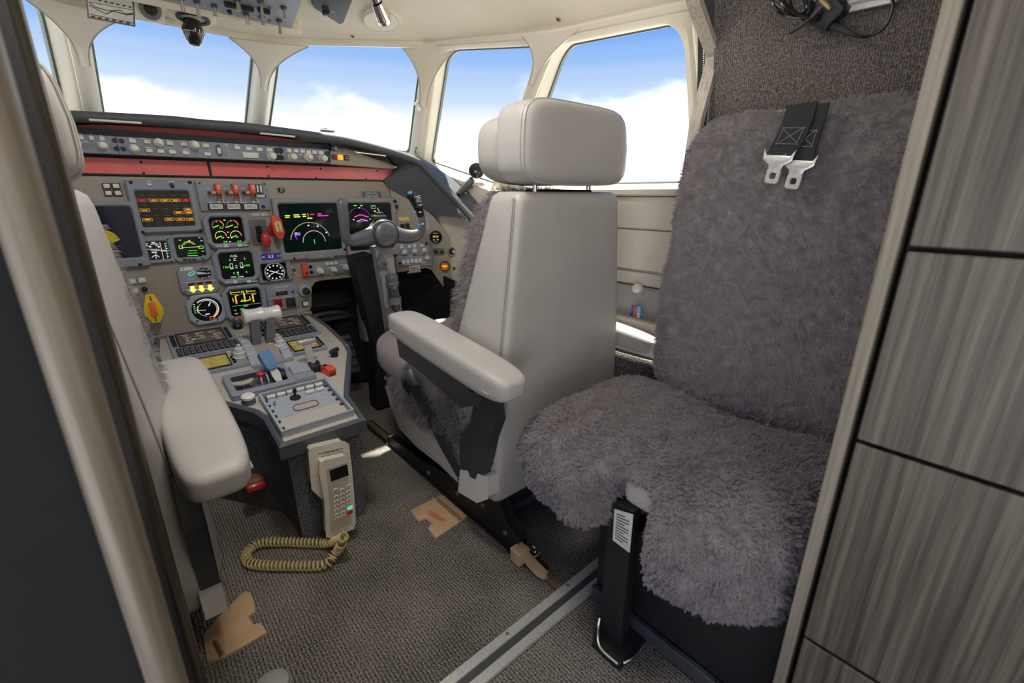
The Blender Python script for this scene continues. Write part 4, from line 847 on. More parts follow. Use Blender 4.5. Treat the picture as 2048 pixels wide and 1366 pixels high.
# red filters: thin strip above, deep panel below the control strip
for sg in (1, -1):
    m = MB(S1.M); m.prism([(0, 1.024), (.40, 1.019), (.24, 1.038), (0, 1.044)] if sg > 0 else [(0, 1.044), (-.24, 1.038), (-.40, 1.019), (0, 1.024)], -.004, .004); m.build('red_strip', 'red_film', gs, smooth=0)
    P = [(.004*sg, .9085), (.584*sg, .904), (.655*sg, .9505), (.004*sg, .9515)]
    m = MB(S1.M); m.prism(P if sg > 0 else P[::-1], -.004, .005); o = m.build('red_panel', 'red_film', gs, smooth=0)
    for x, z in ((.17, .943), (.17, .913), (.33, .911), (.35, .943), (.52, .911), (.57, .942)):
        b = MB(S1.M); b.lathe([(0, .004), (.004, .004), (.003, .007), (0, .0075)], 10, Matrix.Translation((x*sg, z, 0))); b.build('stud', 'black', o)
m = MB(S1.M); m.box((0, .9765, -.004), (.80, .11, .010)); m.box((0, .9585, .012), (.80, .006, .03)); m.box((.0, .907, .003), (1.17, .004, .008)); m.box((0, .93, .004), (.007, .044, .006)); m.build('dark_backing', 'black', gs, smooth=0)
m = MB(S1.M); m.box((0, 1.0175, .012), (.76, .016, .026)); m.build('strip_header', 'hood', gs, smooth=0)
for x0, x1, y0, y1 in ((178, 283, 239.5, 246), (520, 590, 266.5, 273.5)):
    a = at(x0, y0, Y=1.684); b = at(x1, y1, Y=1.684); m = MB(); m.tube([a, b], .0028, 8); m.build('lip_reflection', 'white_gloss', gs)  # pale tubes standing in for reflections on the padded lip
# black clip and sensor on the lip
t = thing('hood_clip', 'small grey clip lying on the glareshield lip', 'clip', at(652, 263, Y=1.72)); c = at(655, 264, Y=1.715); m = MB(Matrix.Translation(c)); m.box((0, 0, .003), (.045, .02, .007), .002); m.build('body', 'gunmetal', t); m = MB(Matrix.Translation(c)); m.cyl((-.02, 0, .008), (.0, 0, .010), .003, n=8); m.build('tab', 'steel', t)
# ---- control strip units
def strip_unit(name, label, x0, x1, keys, knobs, extra=None):
    ym = lambda x: 287+(x-137)*.0657; t = thing(name, label, 'control panel', SM.P(*SM.uv((x0+x1)/2, ym((x0+x1)/2))))
    a = SM.uv(x0, ym(x0)+2)[0]; b = SM.uv(x1, ym(x1))[0]; m = MB(SM.M); m.prism([(a, .959), (b, .959), (b, 1.0065), (a, 1.0065)], -.04, .006, bev=.002); m.build('faceplate', 'bezel', t)
    for (x, y, w_, h_) in keys: btn(t, SM, x, y, w_, h_, 'white_key', .007, n0=.006)
    for (x, y, d, ti) in knobs: knob(t, SM, x, y, d, 'cream_knob', .030, n0=.006, tiers=ti)
    return t
t = strip_unit('course_panel', 'glareshield control panel at the far left with two cream knobs and white keys', 62, 235.5, [(142, 274, 9, 7), (162, 275.5, 10, 8), (183, 276.5, 10, 8), (204, 278, 10, 8)], [(154.5, 287, 19, 2), (206, 292, 20, 1), (120, 286, 19, 1)])
for x, y in ((229, 281.5), (233, 297.5)): screwhead(t, SM, x, y, 11, 'dark_plastic', n0=.006)
marks(t, SM, [(160, 268.5, 7, 1.3), (181, 270, 7, 1.3), (202, 271.5, 5, 1.3), (170, 284, 11, 1.3), (138, 282, 8, 1.3), (196, 285.5, 6, 1.3)], n=.0066)
t = strip_unit('flight_guidance_panel', 'long central glareshield control panel with three cream knobs and a pitch wheel', 236.5, 561,
    [(264.5, 282, 13, 8), (294, 284, 13, 7.5), (339, 287, 13, 7.5), (367, 289, 13, 7.5), (298, 301.5, 13, 7), (321, 303, 13, 7), (344, 304.5, 13, 7), (371, 306, 13, 7), (410, 291.5, 13, 7.5), (414, 308.5, 13, 7), (473, 295.5, 11, 7), (496, 297.5, 11, 7), (517.5, 299, 11, 7), (537.5, 300, 11, 7), (500, 311, 31, 11)],
    [(268, 297.5, 20, 1), (317, 286, 20, 3), (388, 290.5, 19, 1), (541.5, 313, 17, 1)])
for x, y in ((242.5, 282.5), (246.5, 298.5), (553, 301.5), (554.5, 315)): screwhead(t, SM, x, y, 11, 'dark_plastic', n0=.006)
u, v, W, H = SM.rect(437.5, 301.5, 13, 25); m = MB(SM.T(u, v)); m.prism([(W/2*cos(i/12*pi), H/2*sin(i/12*pi)) for i in range(24)], .006, .008); m.build('wheel_well', 'hood_face', t)
m = MB(SM.T(u, v, -.004)); m.loft([[(W*.28*(-1 if j == 0 else 1), H*.46*sin(a), H*.40*cos(a)*.8+.002) for j in (0, 1)] for a in [i/14*pi-pi/2 for i in range(15)]], False, False, closed=False); m.build('pitch_wheel', 'cream_knob', t)
m = MB(SM.T(*SM.uv(455, 302.5), .0066)); m.box((0, 0, 0), (.001, .026, .0005)); m.box((0, .013, 0), (.004, .003, .0005)); m.box((0, -.013, 0), (.004, .003, .0005)); m.build('pitch_legend', 'print_white', t, smooth=0)
marks(t, SM, [(261, 276, 5, 1.2), (286, 277.5, 11, 1.2), (337, 281, 7, 1.2), (296, 295.5, 10, 1.3), (319.5, 297, 7, 1.2), (342, 298.5, 6, 1.3), (369, 300, 8, 1.2), (366, 283, 6, 1.2), (472, 290, 6, 1.2), (451, 290, 8, 1.2)], n=.0066)
t = strip_unit('right_course_panel', 'short glareshield control panel on the right with three round cream knobs', 562.5, 659,
    [(576.5, 301.5, 9, 7), (590, 302, 9, 7), (603, 303, 9, 7), (615, 304.5, 9, 7), (627, 305, 9, 7), (639.5, 305.5, 9, 7)], [(582.5, 314.5, 16, 1), (615, 315, 17, 2), (643.5, 317.5, 15, 1)])
for x, y in ((560.5, 302), (561.5, 315.5), (653.5, 308), (655, 320)): screwhead(t, SM, x, y, 10, 'dark_plastic', n0=.006)
marks(t, SM, [(580, 307.5, 6, 1.2), (600, 309.5, 9, 1.2), (636, 312, 6, 1.2), (576, 297, 7, 1.2)], n=.0066)
t = thing('master_warning_panel', 'triangular taupe panel with red, amber and black captions at the glareshield end', 'warning panel', S1.P(.42, .96))
P = [SM.uv(661, 328), SM.uv(786, 338), SM.uv(796, 334), SM.uv(690, 297), SM.uv(661, 300)]; m = MB(SM.M); m.prism(P, -.035, .002, bev=.0008); m.build('plate', 'taupe', t)
for x, c in ((668, 'red_dark'), (680, 'lit_amber'), (692, 'black')): o = btn(t, SM, x, 314+(x-668)*.08, 9.5, 10, c, .005, n0=.002, name='caption_lamp')
marks(o, SM, [(692, 314, 5, 1.2), (692.5, 317.5, 5, 1.2)], n=.0076)
knob(t, SM, 666, 296.5, 13, 'gunmetal', .02, n0=-.002, skirt=False, name='dimmer'); screwhead(t, SM, 790, 334, 4, 'steel', n0=.002)
# ================================================================ CENTRE PEDESTAL
SP = Surf((0, 1.065, .30), (1, 0, 0), (0, 1, .147))
PN = SP.n
def rect4(S, *c):
    q = [S.uv(*p) for p in c]; u0 = (q[0][0]+q[3][0])/2; u1 = (q[1][0]+q[2][0])/2; v1 = (q[0][1]+q[1][1])/2; v0 = (q[2][1]+q[3][1])/2
    return (u0+u1)/2, (v0+v1)/2, u1-u0, v1-v0
yv = lambda y: (y-1.065)*sqrt(1+.147**2)
outl = [(x, yv(y)) for x, y in ((-.074, 1.052), (.110, 1.052), (.118, 1.170), (.140, 1.222), (.236, 1.430), (.248, 1.50), (.250, 1.66), (.236, 1.795), (-.232, 1.795), (-.246, 1.66), (-.243, 1.50), (-.228, 1.430), (-.085, 1.220), (-.072, 1.172))]
pd = thing('centre_pedestal', 'carpeted centre pedestal with taupe top and rubber bumper between the two seats', 'console', (0, 1.4, 0))
m = MB(SP.M); m.prism(outl, -.03, 0, bev=.002); m.build('top_plate', 'taupe_light', pd)
m = MB(SP.M); m.ring(inset(outl, -.014), inset(outl, .002), -.036, .006, bev=.006); fixn(m.build('rubber_bumper', 'rubber', pd))
base = inset(outl, .004); m = MB()
m.loft([[SP.P(x, v, -.03) for x, v in base], [Vector((p.x*.98, p.y+.004, .15)) for p in [SP.P(x, v) for x, v in base]], [Vector((p.x*.95, p.y+.008, 0)) for p in [SP.P(x, v) for x, v in base]]]); fixn(m.build('carpeted_body', 'carpet_blue', pd, smooth=25))
# side opening with a red handle
c = at(512, 965, X=-.085); c = Vector((-.150, 1.30, .17)); c = at(508, 966, Y=1.26)
m = MB(Matrix.Translation(c)); m.soft((0, 0, 0), (.05, .05, .045), 3, 8); o = m.build('side_recess', 'brown', pd)
m = MB(Matrix.Translation(c)); m.box((.0, -.022, .0), (.045, .012, .02), .004); m.build('red_handle', 'red', o)
def cdu(sg, label):
    f = lambda u: sg*u; t = thing('flight_management_unit', label, 'keypad', SP.P(f(-.13), yv(1.66)))
    u, v, W, H = rect4(SP, (328.5, 672), (458, 656), (489, 697), (352, 724))
    m = MB(SP.T(f(u), v)); m.prism(rr(W, H, .004, 2), 0, .010, bev=.0015); m.build('faceplate', 'bezel', t)
    us, vs_, Ws, Hs = rect4(SP, (353, 677), (441, 662.6), (455, 683.5), (362.6, 699))
    m = MB(SP.T(f(us), vs_)); m.ring(rr(Ws*1.06, Hs*1.12, .002, 2), rr(Ws, Hs, .001, 2), .010, .014, bev=.001); m.build('screen_rim', 'black', t)
    m = MB(SP.T(f(us), vs_)); m.prism(rr(Ws, Hs, .001, 2), .009, .0115); sc = m.build('screen', 'lcd_brown', t)
    m = MB(SP.T(f(us), vs_, .0119)); random.seed(5)
    for r_ in range(7):
        for k in range(3):
            if random.random() < .8: m.box(((k-1)*Ws*.32+random.uniform(-.006, .006), (r_-3)*Hs*.125, 0), (random.uniform(.008, .024), Hs*.045, .0003))
    m.box((0, Hs*.4, 0), (.025, Hs*.06, .0003)); m.build('text_lines', 'paper', sc, smooth=0, kind='stuff')
    m = MB(SP.T(f(us), vs_, .0122)); m.box((f(-Ws*.18), -Hs*.1, 0), (.012, Hs*.05, .0003)); m.build('green_line', 'lit_teal', sc, smooth=0)
    keys = MB(SP.M); caps = MB(SP.M); u0 = u-W*.40; u1 = u+W*.44
    for r_ in range(5):
        for k in range(11):
            x = f(u0+(u1-u0)*k/10); y = v-H*.5+.012+r_*.0150
            if y > vs_-Hs*.62: continue
            keys.box((x, y, .012), (.0125, .0105, .006), .0015); caps.box((x, y, .0155), (.008, .006, .0016), .0008)
    for sd_ in (-1, 1):
        for r_ in range(6):
            x = f(us)+sd_*(Ws/2+.013); y = vs_+Hs*.42-r_*Hs*.165; keys.box((x, y, .012), (.011, .008, .006), .001)
    keys.build('key_surround', 'black', t, kind='stuff'); caps.build('key_cap', 'placard', t, kind='stuff')
    for r_ in range(4): screwhead(t, SP, 0, 0, 1) if False else None
    return t
cdu(-1, 'flight management keypad with a brown screen on the far right of the pedestal') if False else None
cdu(1, 'left flight management keypad with a brown text screen, nearer the white armrest'); cdu(-1, 'right flight management keypad with a brown text screen, behind the throttle handles')
def rtu(sg, label):
    f = lambda u: sg*u; us, vs_, Ws, Hs = rect4(SP, (390, 727), (451.6, 715), (463.7, 735), (400, 749)); u = us+.024; t = thing('radio_tuning_unit', label, 'radio', SP.P(f(u), vs_))
    m = MB(SP.T(f(u), vs_)); m.prism(rr(Ws+.085, Hs+.030, .003, 2), 0, .010, bev=.0015); m.build('faceplate', 'bezel', t)
    m = MB(SP.T(f(us), vs_)); m.ring(rr(Ws*1.08, Hs*1.12, .002, 2), rr(Ws, Hs, .001, 2), .010, .014, bev=.001); m.build('screen_rim', 'black', t)
    m = MB(SP.T(f(us), vs_)); m.prism(rr(Ws, Hs, .001, 2), .009, .0115); sc = m.build('screen', 'lcd_olive', t)
    m = MB(SP.T(f(us), vs_, .0119)); random.seed(9)
    for r_ in range(5):
        for k in (-1, 1): m.box((k*Ws*.24, (r_-2)*Hs*.17, 0), (Ws*random.uniform(.2, .4), Hs*.06, .0003))
    m.box((0, -Hs*.1, 0), (.001, Hs*.5, .0003)); m.build('text_lines', 'pale_yellow', sc, smooth=0, kind='stuff')
    for r_ in range(4):
        for x in ((-Ws/2-.012), (Ws/2+.012)):
            m = MB(SP.T(f(us)+x, vs_+Hs*.36-r_*Hs*.24, .010)); m.lathe([(0, 0), (.005, 0), (.0042, .005), (0, .0055)], 10); m.build('key', 'black', t)
    ku = us+Ws/2+.032; m = MB(SP.T(f(ku), vs_, .010)); m.lathe([(0, 0), (.019, 0), (.020, .004), (.0165, .006), (.016, .018), (.012, .019), (.0115, .031), (.006, .033), (.005, .042), (0, .043)], 20); m.build('tuning_knob', 'paper', t)
    m = MB(SP.T(f(ku)-.024, vs_+.024, .010)); m.lathe([(0, 0), (.006, 0), (.005, .016), (0, .017)], 12); m.build('small_knob', 'paper', t); return t
rtu(1, 'left radio tuning unit with an amber screen and stacked grey knob'); rtu(-1, 'right radio tuning unit with an amber screen, behind the silver flap lever')
# ---- throttle quadrant
tq = thing('throttle_quadrant', 'blue grey throttle quadrant with two curved guides between the keypads', 'throttle', SP.P(.0, yv(1.55)))
qu, qv = SP.uv(527, 700)
m = MB(SP.T(qu, qv)); m.prism(rr(.115, .24, .006, 2), 0, .008, bev=.002); m.build('base_plate', 'bezel', tq)
for k in (-1, 1):
    A = [(-.11+.22*i/10, .006+.030*sin(pi*i/10)) for i in range(11)]
    m = MB(SP.T(qu+k*.046, qv)); m.loft([[(-.013, y, 0), (.013, y, 0), (.013, y, z), (-.013, y, z)] for y, z in A]); o = m.build('curved_guide', 'bezel_light', tq, smooth=50)
    m = MB(SP.T(qu+k*.046, qv))
    for i in (2, 4, 6, 8): m.box((.002*k, A[i][0], A[i][1]+.0006), (.014, .007, .0008))
    m.build('detent_legend', 'white_key', o, smooth=0)
m = MB(SP.T(qu, qv)); m.loft([[(-.031, y, 0), (.031, y, 0), (.031, y, z*.7), (-.031, y, z*.7)] for y, z in A]); m.build('slot_cover', 'taupe', tq, smooth=50)
hl = at(507, 631, Y=1.60); hr_ = at(540, 627, Y=1.60)
for k, (px, py, hx, nm) in enumerate(((514, 703, hl, 'left'), (540, 699, hr_, 'right'))):
    t = thing('throttle_lever', '%s white barrel throttle handle on its dark lever' % nm, 'throttle', SP.P(*SP.uv(px, py)), 'throttle levers')
    b = SP.P(*SP.uv(px, py)); top = hx; m = MB(); m.strap([b, b.lerp(top, .5), top], (1, 0, 0), .026, .030); m.build('lever_arm', 'hood', t, smooth=20)
    w2 = .030; m = MB(Matrix.Translation(hx) @ Matrix.Rotation(pi/2, 4, 'Y')); r = .0225
    m.lathe([(0, -w2), (r*1.0, -w2), (r*1.14, -w2+.004), (r*.98, -w2*.3), (r*.96, w2*.3), (r*1.10, w2-.003), (r*.98, w2), (0, w2)] if k == 0 else [(0, -w2), (r*.98, -w2), (r*1.06, -w2+.003), (r*.95, -w2*.2), (r*.98, w2*.3), (r*1.14, w2-.004), (r*1.0, w2), (0, w2)], 24); m.build('barrel_handle', 'white_gloss', t)
    m = MB(Matrix.Translation(hx+Vector((-.002 if k else .0, .02, -.02)))); m.box((0, 0, 0), (.014, .02, .03), .003); m.build('reverse_latch', 'dark_metal', t)
t = thing('silver_pull_knob', 'small silver pull knob on a black collar left of the throttle handles', 'knob', SP.P(*SP.uv(476, 656)))
m = MB(SP.T(*SP.uv(476, 656))); m.lathe([(0, 0), (.016, 0), (.015, .006), (0, .007)], 16); m.build('collar', 'black', t); m = MB(SP.T(*SP.uv(476, 656), .006)); m.lathe([(0, 0), (.007, 0), (.007, .012), (.013, .02), (.013, .030), (.009, .034), (0, .034)], 18); m.build('knob', 'gunmetal', t)
# ---- recessed lever tray
tray = thing('lever_tray', 'blue grey recessed tray with small levers and a red knob on the pedestal', 'control panel', SP.P(*SP.uv(520, 770)))
u, v, W, H = rect4(SP, (437, 764), (563.6, 737), (600, 770), (474, 804)); T = SP.T(u, v)
out_ = [(-W/2+.01, -H/2), (W/2, -H/2), (W/2, H/2), (-W/2, H/2), (-W/2, -H/2+.012)]
m = MB(T); m.ring(rr(W, H, .006, 3), rr(W*.80, H*.66, .008, 3), 0, .018, bev=.0015, zi=.001); m.build('frame', 'bezel', tray)
m = MB(T); m.ring(rr(W*.80, H*.66, .008, 3), rr(W*.79, H*.65, .008, 3), .0008, .0175); m.build('well_wall', 'hood', tray)
m = MB(T); m.prism(rr(W*.80, H*.66, .008, 3), 0, .0012); m.build('well_floor', 'hood_face', tray)  # dark floor colour stands in for the shade of a deeper well
m = MB(T); m.soft((-W*.26, -H*.05, .018), (.056, .020, .007), 4, 6, fn=lambda x, y, z: (x, y+14*x*x, z)); m.build('claw_lever', 'phone_face', tray)
m = MB(T); m.cyl((-W*.26, -H*.05, 0), (-W*.26, -H*.05, .016), .004, n=8); m.build('claw_post', 'steel', tray)
m = MB(T); m.lathe([(0, 0), (.006, 0), (.003, .012), (.005, .018), (0, .02)], 10, Matrix.Translation((-W*.16, -H*.16, 0))); m.build('silver_latch', 'steel', tray)
m = MB(T); m.box((-W*.25, -H*.27, .006), (.026, .010, .008), .002); m.build('red_tab', 'red_bright', tray)
for x in (.01, .11):
    m = MB(T @ Matrix.Translation((W*x, 0, .008)) @ Matrix.Rotation(pi/2, 4, 'Y')); m.lathe([(0, -.002), (.022, -.002), (.022, .002), (0, .002)], 18); m.build('guide_disc', 'bezel_light', tray)
m = MB(T); m.lathe([(0, 0), (.005, 0), (.0045, .018), (.010, .024), (.011, .034), (.007, .037), (0, .037)], 16, Matrix.Translation((W*.10-.012, -.002, 0))); m.build('red_knob', 'red', tray)
m = MB(T @ Matrix.Translation((W*.36, 0, .010)) @ Matrix.Rotation(pi/2, 4, 'Y')); m.lathe([(0, -.008), (.020, -.008), (.020, .008), (0, .008)], 18); m.build('cam_wheel', 'black', tray)
# ---- blue lever
t = thing('airbrake_lever', 'blue gripped lever leaning out of the pedestal tray', 'lever', SP.P(*SP.uv(560, 766)))
b = SP.P(*SP.uv(562, 769)); k1 = at(552, 749, Y=b.y+.012); k2 = at(545, 738, Y=b.y+.02); e = at(527, 706, Y=b.y+.05)
m = MB(); m.strap([b, k1, k2], (1, 0, 0), [.012, .022, .018], .009); m.build('stem', 'pale_stitch', t, smooth=20)
m = MB(); d = (e-k2); m.strap([k2-d*.05, k2+d*.06, k2+d*.8, e+d*.02, e+d*.05], (1, 0, -.1), [.020, .030, .033, .030, .02], .026); m.build('grip', 'blue', t, smooth=30)
# ---- flap lever with its stepped housing
t = thing('flap_lever', 'silver T handled flap lever rising from a stepped grey housing', 'lever', SP.P(*SP.uv(623, 733)))
b = SP.P(*SP.uv(624, 736)); e = at(613, 684, Y=b.y+.02); m = MB(); m.strap([b, b.lerp(e, .5), e], (1, 0, 0), [.014, .018, .022], .012); m.build('stem', 'alu', t, smooth=30)
m = MB(Matrix.Translation(e)); m.soft((0, 0, .002), (.056, .022, .016), 4, 8); m.build('t_handle', 'alu', t)
u, v = SP.uv(604, 751); m = MB(SP.T(u, v, 0, -.05)); m.prism(rr(.062, .085, .005, 2), 0, .012, bev=.002); hs = m.build('housing', 'bezel', t)
for i in range(4): m = MB(SP.T(u, v, .012, -.05)); m.box((0, .036-i*.013, .004-.0006*i), (.052, .010, .009), .002); m.build('step', 'bezel_light', hs)
m = MB(SP.T(u, v, .010, -.05)); m.box((0, -.026, .002), (.058, .030, .010), .003); m.build('flat_pad', 'bezel', hs)
u2, v2 = SP.uv(630, 742); m = MB(SP.T(u2, v2, .012) @ Matrix.Rotation(pi/2, 4, 'Y')); m.lathe([(0, -.014), (.020, -.014), (.020, -.008), (.014, -.007), (.014, .007), (.020, .008), (.020, .014), (0, .014)], 18); m.build('detent_cam', 'black', t)
t = thing('red_trim_switch', 'red rocker switch with a square hole on the right of the pedestal', 'switch', SP.P(*SP.uv(654, 745)))
u, v = SP.uv(654, 745); m = MB(SP.T(u, v, 0, .25)); m.loft([[(-.012, -.028, 0), (.012, -.028, 0), (.012, -.028, .020), (-.012, -.028, .020)], [(-.012, -.010, 0), (.012, -.010, 0), (.012, -.010, .026), (-.012, -.010, .026)], [(-.012, .026, 0), (.012, .026, 0), (.012, .026, .014), (-.012, .026, .014)]]); m.build('rocker', 'red_bright', t, smooth=20)
m = MB(SP.T(u, v, 0, .25)); m.box((0, .008, .021), (.009, .010, .004)); m.build('notch', 'black', t); m = MB(SP.T(u, v, 0, .25)); m.box((0, -.028, .006), (.022, .006, .012), .002); m.build('foot', 'red_dark', t)
t = thing('black_rotary_knob', 'black rotary switch knob near the right bumper of the pedestal', 'knob', SP.P(*SP.uv(669, 712)))
u, v = SP.uv(669, 712); m = MB(SP.T(u, v)); m.lathe([(0, 0), (.012, 0), (.010, .012), (0, .012)], 14); m.build('collar', 'black', t); m = MB(SP.T(u, v, .012, .5)); m.box((0, 0, .007), (.036, .013, .014), .003); m.build('wing_grip', 'dark_plastic', t)
t = thing('white_cap_knob', 'round knob with a white cap at the left rear of the pedestal', 'knob', SP.P(*SP.uv(498, 805)))
u, v = SP.uv(498, 806); m = MB(SP.T(u, v)); m.lathe([(0, 0), (.0165, 0), (.0165, .016), (0, .016)], 22); m.build('skirt', 'hood_face', t); m = MB(SP.T(u, v, .016)); m.lathe([(0, 0), (.0165, 0), (.0165, .006), (.013, .009), (0, .0095)], 22); m.build('cap', 'white_gloss', t)
t = thing('knob_cluster', 'cluster of small black knobs at the left edge of the pedestal', 'knob', SP.P(*SP.uv(428, 776)))
for x, y in ((425, 767), (430, 777), (435, 786), (407, 771), (412, 780)):
    m = MB(SP.T(*SP.uv(x, y))); m.lathe([(0, 0), (.0085, 0), (.0085, .003), (.005, .004), (.0045, .012), (0, .0125)], 12); m.build('knob', 'black_gloss', t)
# ---- rear module bay
bay = thing('rear_module_bay', 'open grey module bay with label tubes and a joystick at the pedestal rear', 'control panel', SP.P(.02, yv(1.16)))
u, v, W, H = rect4(SP, (514, 801), (649, 766), (714, 832), (567, 874)); T = SP.T(u, v)
m = MB(T); m.ring(rr(W, H, .002, 2), rr(W*.93, H*.95, .002, 2), 0, .020, bev=.001); m.build('bay_frame', 'bezel_light', bay)
for k, (y0, y1, c) in enumerate(((-.47, -.13, 'taupe_light'), (-.125, .145, 'bezel_light'), (.15, .465, 'bezel_light'))):
    m = MB(T); m.box((0, H*(y0+y1)/2, .003), (W*.92, H*(y1-y0), .006), .001); m.build('module_plate', c, bay)
for i in range(6): m = MB(T @ Matrix.Translation((-W*.35+i*W*.14, H*.415, .011)) @ Matrix.Rotation(pi/2, 4, 'Y')); m.lathe([(0, -.0105), (.0052, -.0105), (.0052, .0105), (0, .0105)], 10); m.build('label_tube', 'white_key', bay)
for i in range(7): m = MB(T); m.box((-W*.42+i*W*.14, H*.415, .010), (.0045, .013, .012), .001); m.build('tube_clip', 'gunmetal', bay)
for i, x in enumerate((.16, .31)): m = MB(T @ Matrix.Translation((W*x, H*.28, .011)) @ Matrix.Rotation(pi/2, 4, 'Y')); m.lathe([(0, -.011), (.005, -.011), (.005, .011), (0, .011)], 10); m.build('label_tube', 'white_key', bay)
m = MB(T); m.lathe([(0, 0), (.014, 0), (.014, .003), (.006, .004), (.003, .006), (.003, .018), (.0055, .022), (.004, .028), (0, .028)], 16, Matrix.Translation((-W*.06, H*.26, .006))); m.build('joystick', 'black', bay)
m = MB(T); m.lathe([(0, 0), (.005, 0), (.003, .012), (0, .013)], 10, Matrix.Translation((-W*.36, H*.21, .006))); m.build('toggle_switch', 'steel', bay)
m = MB(T); m.prism(rr(W*.33, H*.13, H*.05, 4, (-W*.0, 0)), .006, .0072); m.build('display_slot', 'phone_face', bay)
m = MB(T); m.ring(rr(W*.36, H*.16, H*.06, 4), rr(W*.33, H*.13, H*.05, 4), .006, .0085); m.build('slot_rim', 'grey_plastic', bay)
for y in (.35, .22, .08, -.06, -.2, -.36):
    for x in (-.44, .44):
        if not (x > 0 and y < -.3): m = MB(T); m.lathe([(0, 0), (.0055, 0), (.005, .003), (.003, .003), (.002, .0015), (0, .0015)], 10, Matrix.Translation((W*x, H*y, .006))); m.build('fastener', 'dark_metal', bay)
# ---- satellite phone on the rear face
ph = thing('phone_cradle', 'cream plastic phone cradle fixed to the rear of the carpeted pedestal', 'phone cradle', (.06, 1.045, .14))
S4 = Surf((0, 1.010, 0), (1, 0, 0), (0, 0, 1)); S5 = Surf((0, .984, 0), (1, 0, 0), (0, 0, 1))
pc_ = [S4.uv(*p) for p in ((653, 1000), (628, 976), (622, 905), (626, 900), (686, 886), (694, 892), (698, 935), (690, 990))]
m = MB(S4.M); m.prism(pc_[::-1] if False else pc_, -.045, 0, bev=.006); fixn(m.build('cradle_body', 'phone', ph))
a = S4.uv(640, 908); b = S4.uv(684, 899); m = MB(S4.M); m.strap([(*S4.uv(635, 908), .0006), (*S4.uv(686, 896), .0006)], (0, 1, 0), .0012, .0006); ang = math.atan2(b[1]-a[1], b[0]-a[0])
m.text('PHONE #', 0, 0, .0060, Matrix.Translation((*S4.uv(662, 903.5), .0007)) @ Matrix.Rotation(ang*.6, 4, 'Z')); m.text('881641421392', 0, 0, .0062, Matrix.Translation((*S4.uv(663, 908.5), .0007)) @ Matrix.Rotation(ang*.6, 4, 'Z')); m.build('lettering', 'print_dark', ph, smooth=0)
hs = thing('phone_handset', 'cream corded phone handset with a dark screen hanging in the cradle', 'phone', (.06, .99, .10))
pts = [(656, 1071), (655, 1040), (653, 1000), (648, 975), (642, 940), (644, 928), (650, 924), (692, 915), (698, 920), (702, 960), (706, 1010), (708, 1046), (705, 1056), (664, 1073)]
m = MB(S5.M); m.prism([S5.uv(*p) for p in pts], -.030, 0, bev=.005); fixn(m.build('handset_body', 'phone', hs))
fp = [(660, 1064), (659, 1010), (655, 968), (652, 938), (692, 924), (697, 962), (703, 1046)]
m = MB(S5.M); m.prism([S5.uv(*p) for p in fp], 0, .0008); fixn(m.build('face', 'phone_face', hs, smooth=0))
m = MB(S5.M); m.prism([S5.uv(*p) for p in ((662, 963), (658.5, 941), (694, 928), (697, 950))], 0, .0014); fixn(m.build('screen', 'screen', hs, smooth=0))
for cx, ys in ((672, (979, 993, 1002, 1010.5, 1019, 1029, 1036)), (685, (979, 988, 996.5, 1005, 1013, 1023.5, 1031)), (697.5, (972, 982, 990.5, 999, 1007))):
    for i, y in enumerate(ys):
        u, v = S5.uv(cx+(y-1000)*.05, y); m = MB(S5.T(u, v)); m.prism([(.0062*cos(a*pi/6), .0042*sin(a*pi/6)) for a in range(12)], 0, .0025, bev=.0008); o = m.build('key', 'phone', hs)
        m = MB(S5.T(u, v, .0028)); m.box((0, 0, 0), (.003, .0025, .0003)); m.build('digit', 'print_dark', o, smooth=0)
for y, c in ((1015, 'pen_sky'), (1024, 'red')): u, v = S5.uv(699.5, y); m = MB(S5.T(u, v)); m.prism([(.0075*cos(a*pi/8), .0055*sin(a*pi/8)) for a in range(16)], 0, .003, bev=.001); m.build('call_key', 'lit_teal' if c == 'pen_sky' else c, hs)
# coiled cord on the carpet
pth = [at(x, y, Z=z) for x, y, z in ((688, 1074, .075), (676, 1080, .045), (655, 1086, .016), (620, 1086, .013), (570, 1084, .013), (525, 1086, .013), (500, 1098, .013), (492, 1112, .013), (500, 1126, .013), (530, 1131, .013), (580, 1132, .013), (630, 1132, .013), (655, 1127, .014), (664, 1115, .017), (676, 1100, .030), (684, 1086, .055))]
sp_ = smooth([Vector(p) for p in pth], 12); L = [0]
for a, b in zip(sp_, sp_[1:]): L.append(L[-1]+(b-a).length)
turns = 62; hel = []; n_ = turns*10
for i in range(n_+1):
    s_ = L[-1]*i/n_; j = min(max(0, int(np.searchsorted(L, s_))-1), len(sp_)-2); f = (s_-L[j])/max(1e-9, L[j+1]-L[j]); p = sp_[j].lerp(sp_[j+1], f); t = (sp_[j+1]-sp_[j]).normalized(); u = Vector((0, 0, 1)); u = (u-t*u.dot(t)).normalized(); w_ = t.cross(u); a = 2*pi*turns*i/n_
    hel.append(p+(u*cos(a)+w_*sin(a))*.0098)
cc = thing('coiled_cord', 'yellowed coiled phone cord lying on the carpet behind the pedestal', 'cord', (-.05, 1.0, 0))
m = MB(); m.tube(hel, .0026, 5); m.build('coil', 'cord', cc)
m = MB(); m.tube(smooth([Vector(p) for p in (at(684, 1086, Z=.055), at(690, 1076, Z=.07), Vector(S5.P(*S5.uv(690, 1066), -.015)))], 6), .0028, 6); m.build('plain_lead', 'cord', cc)
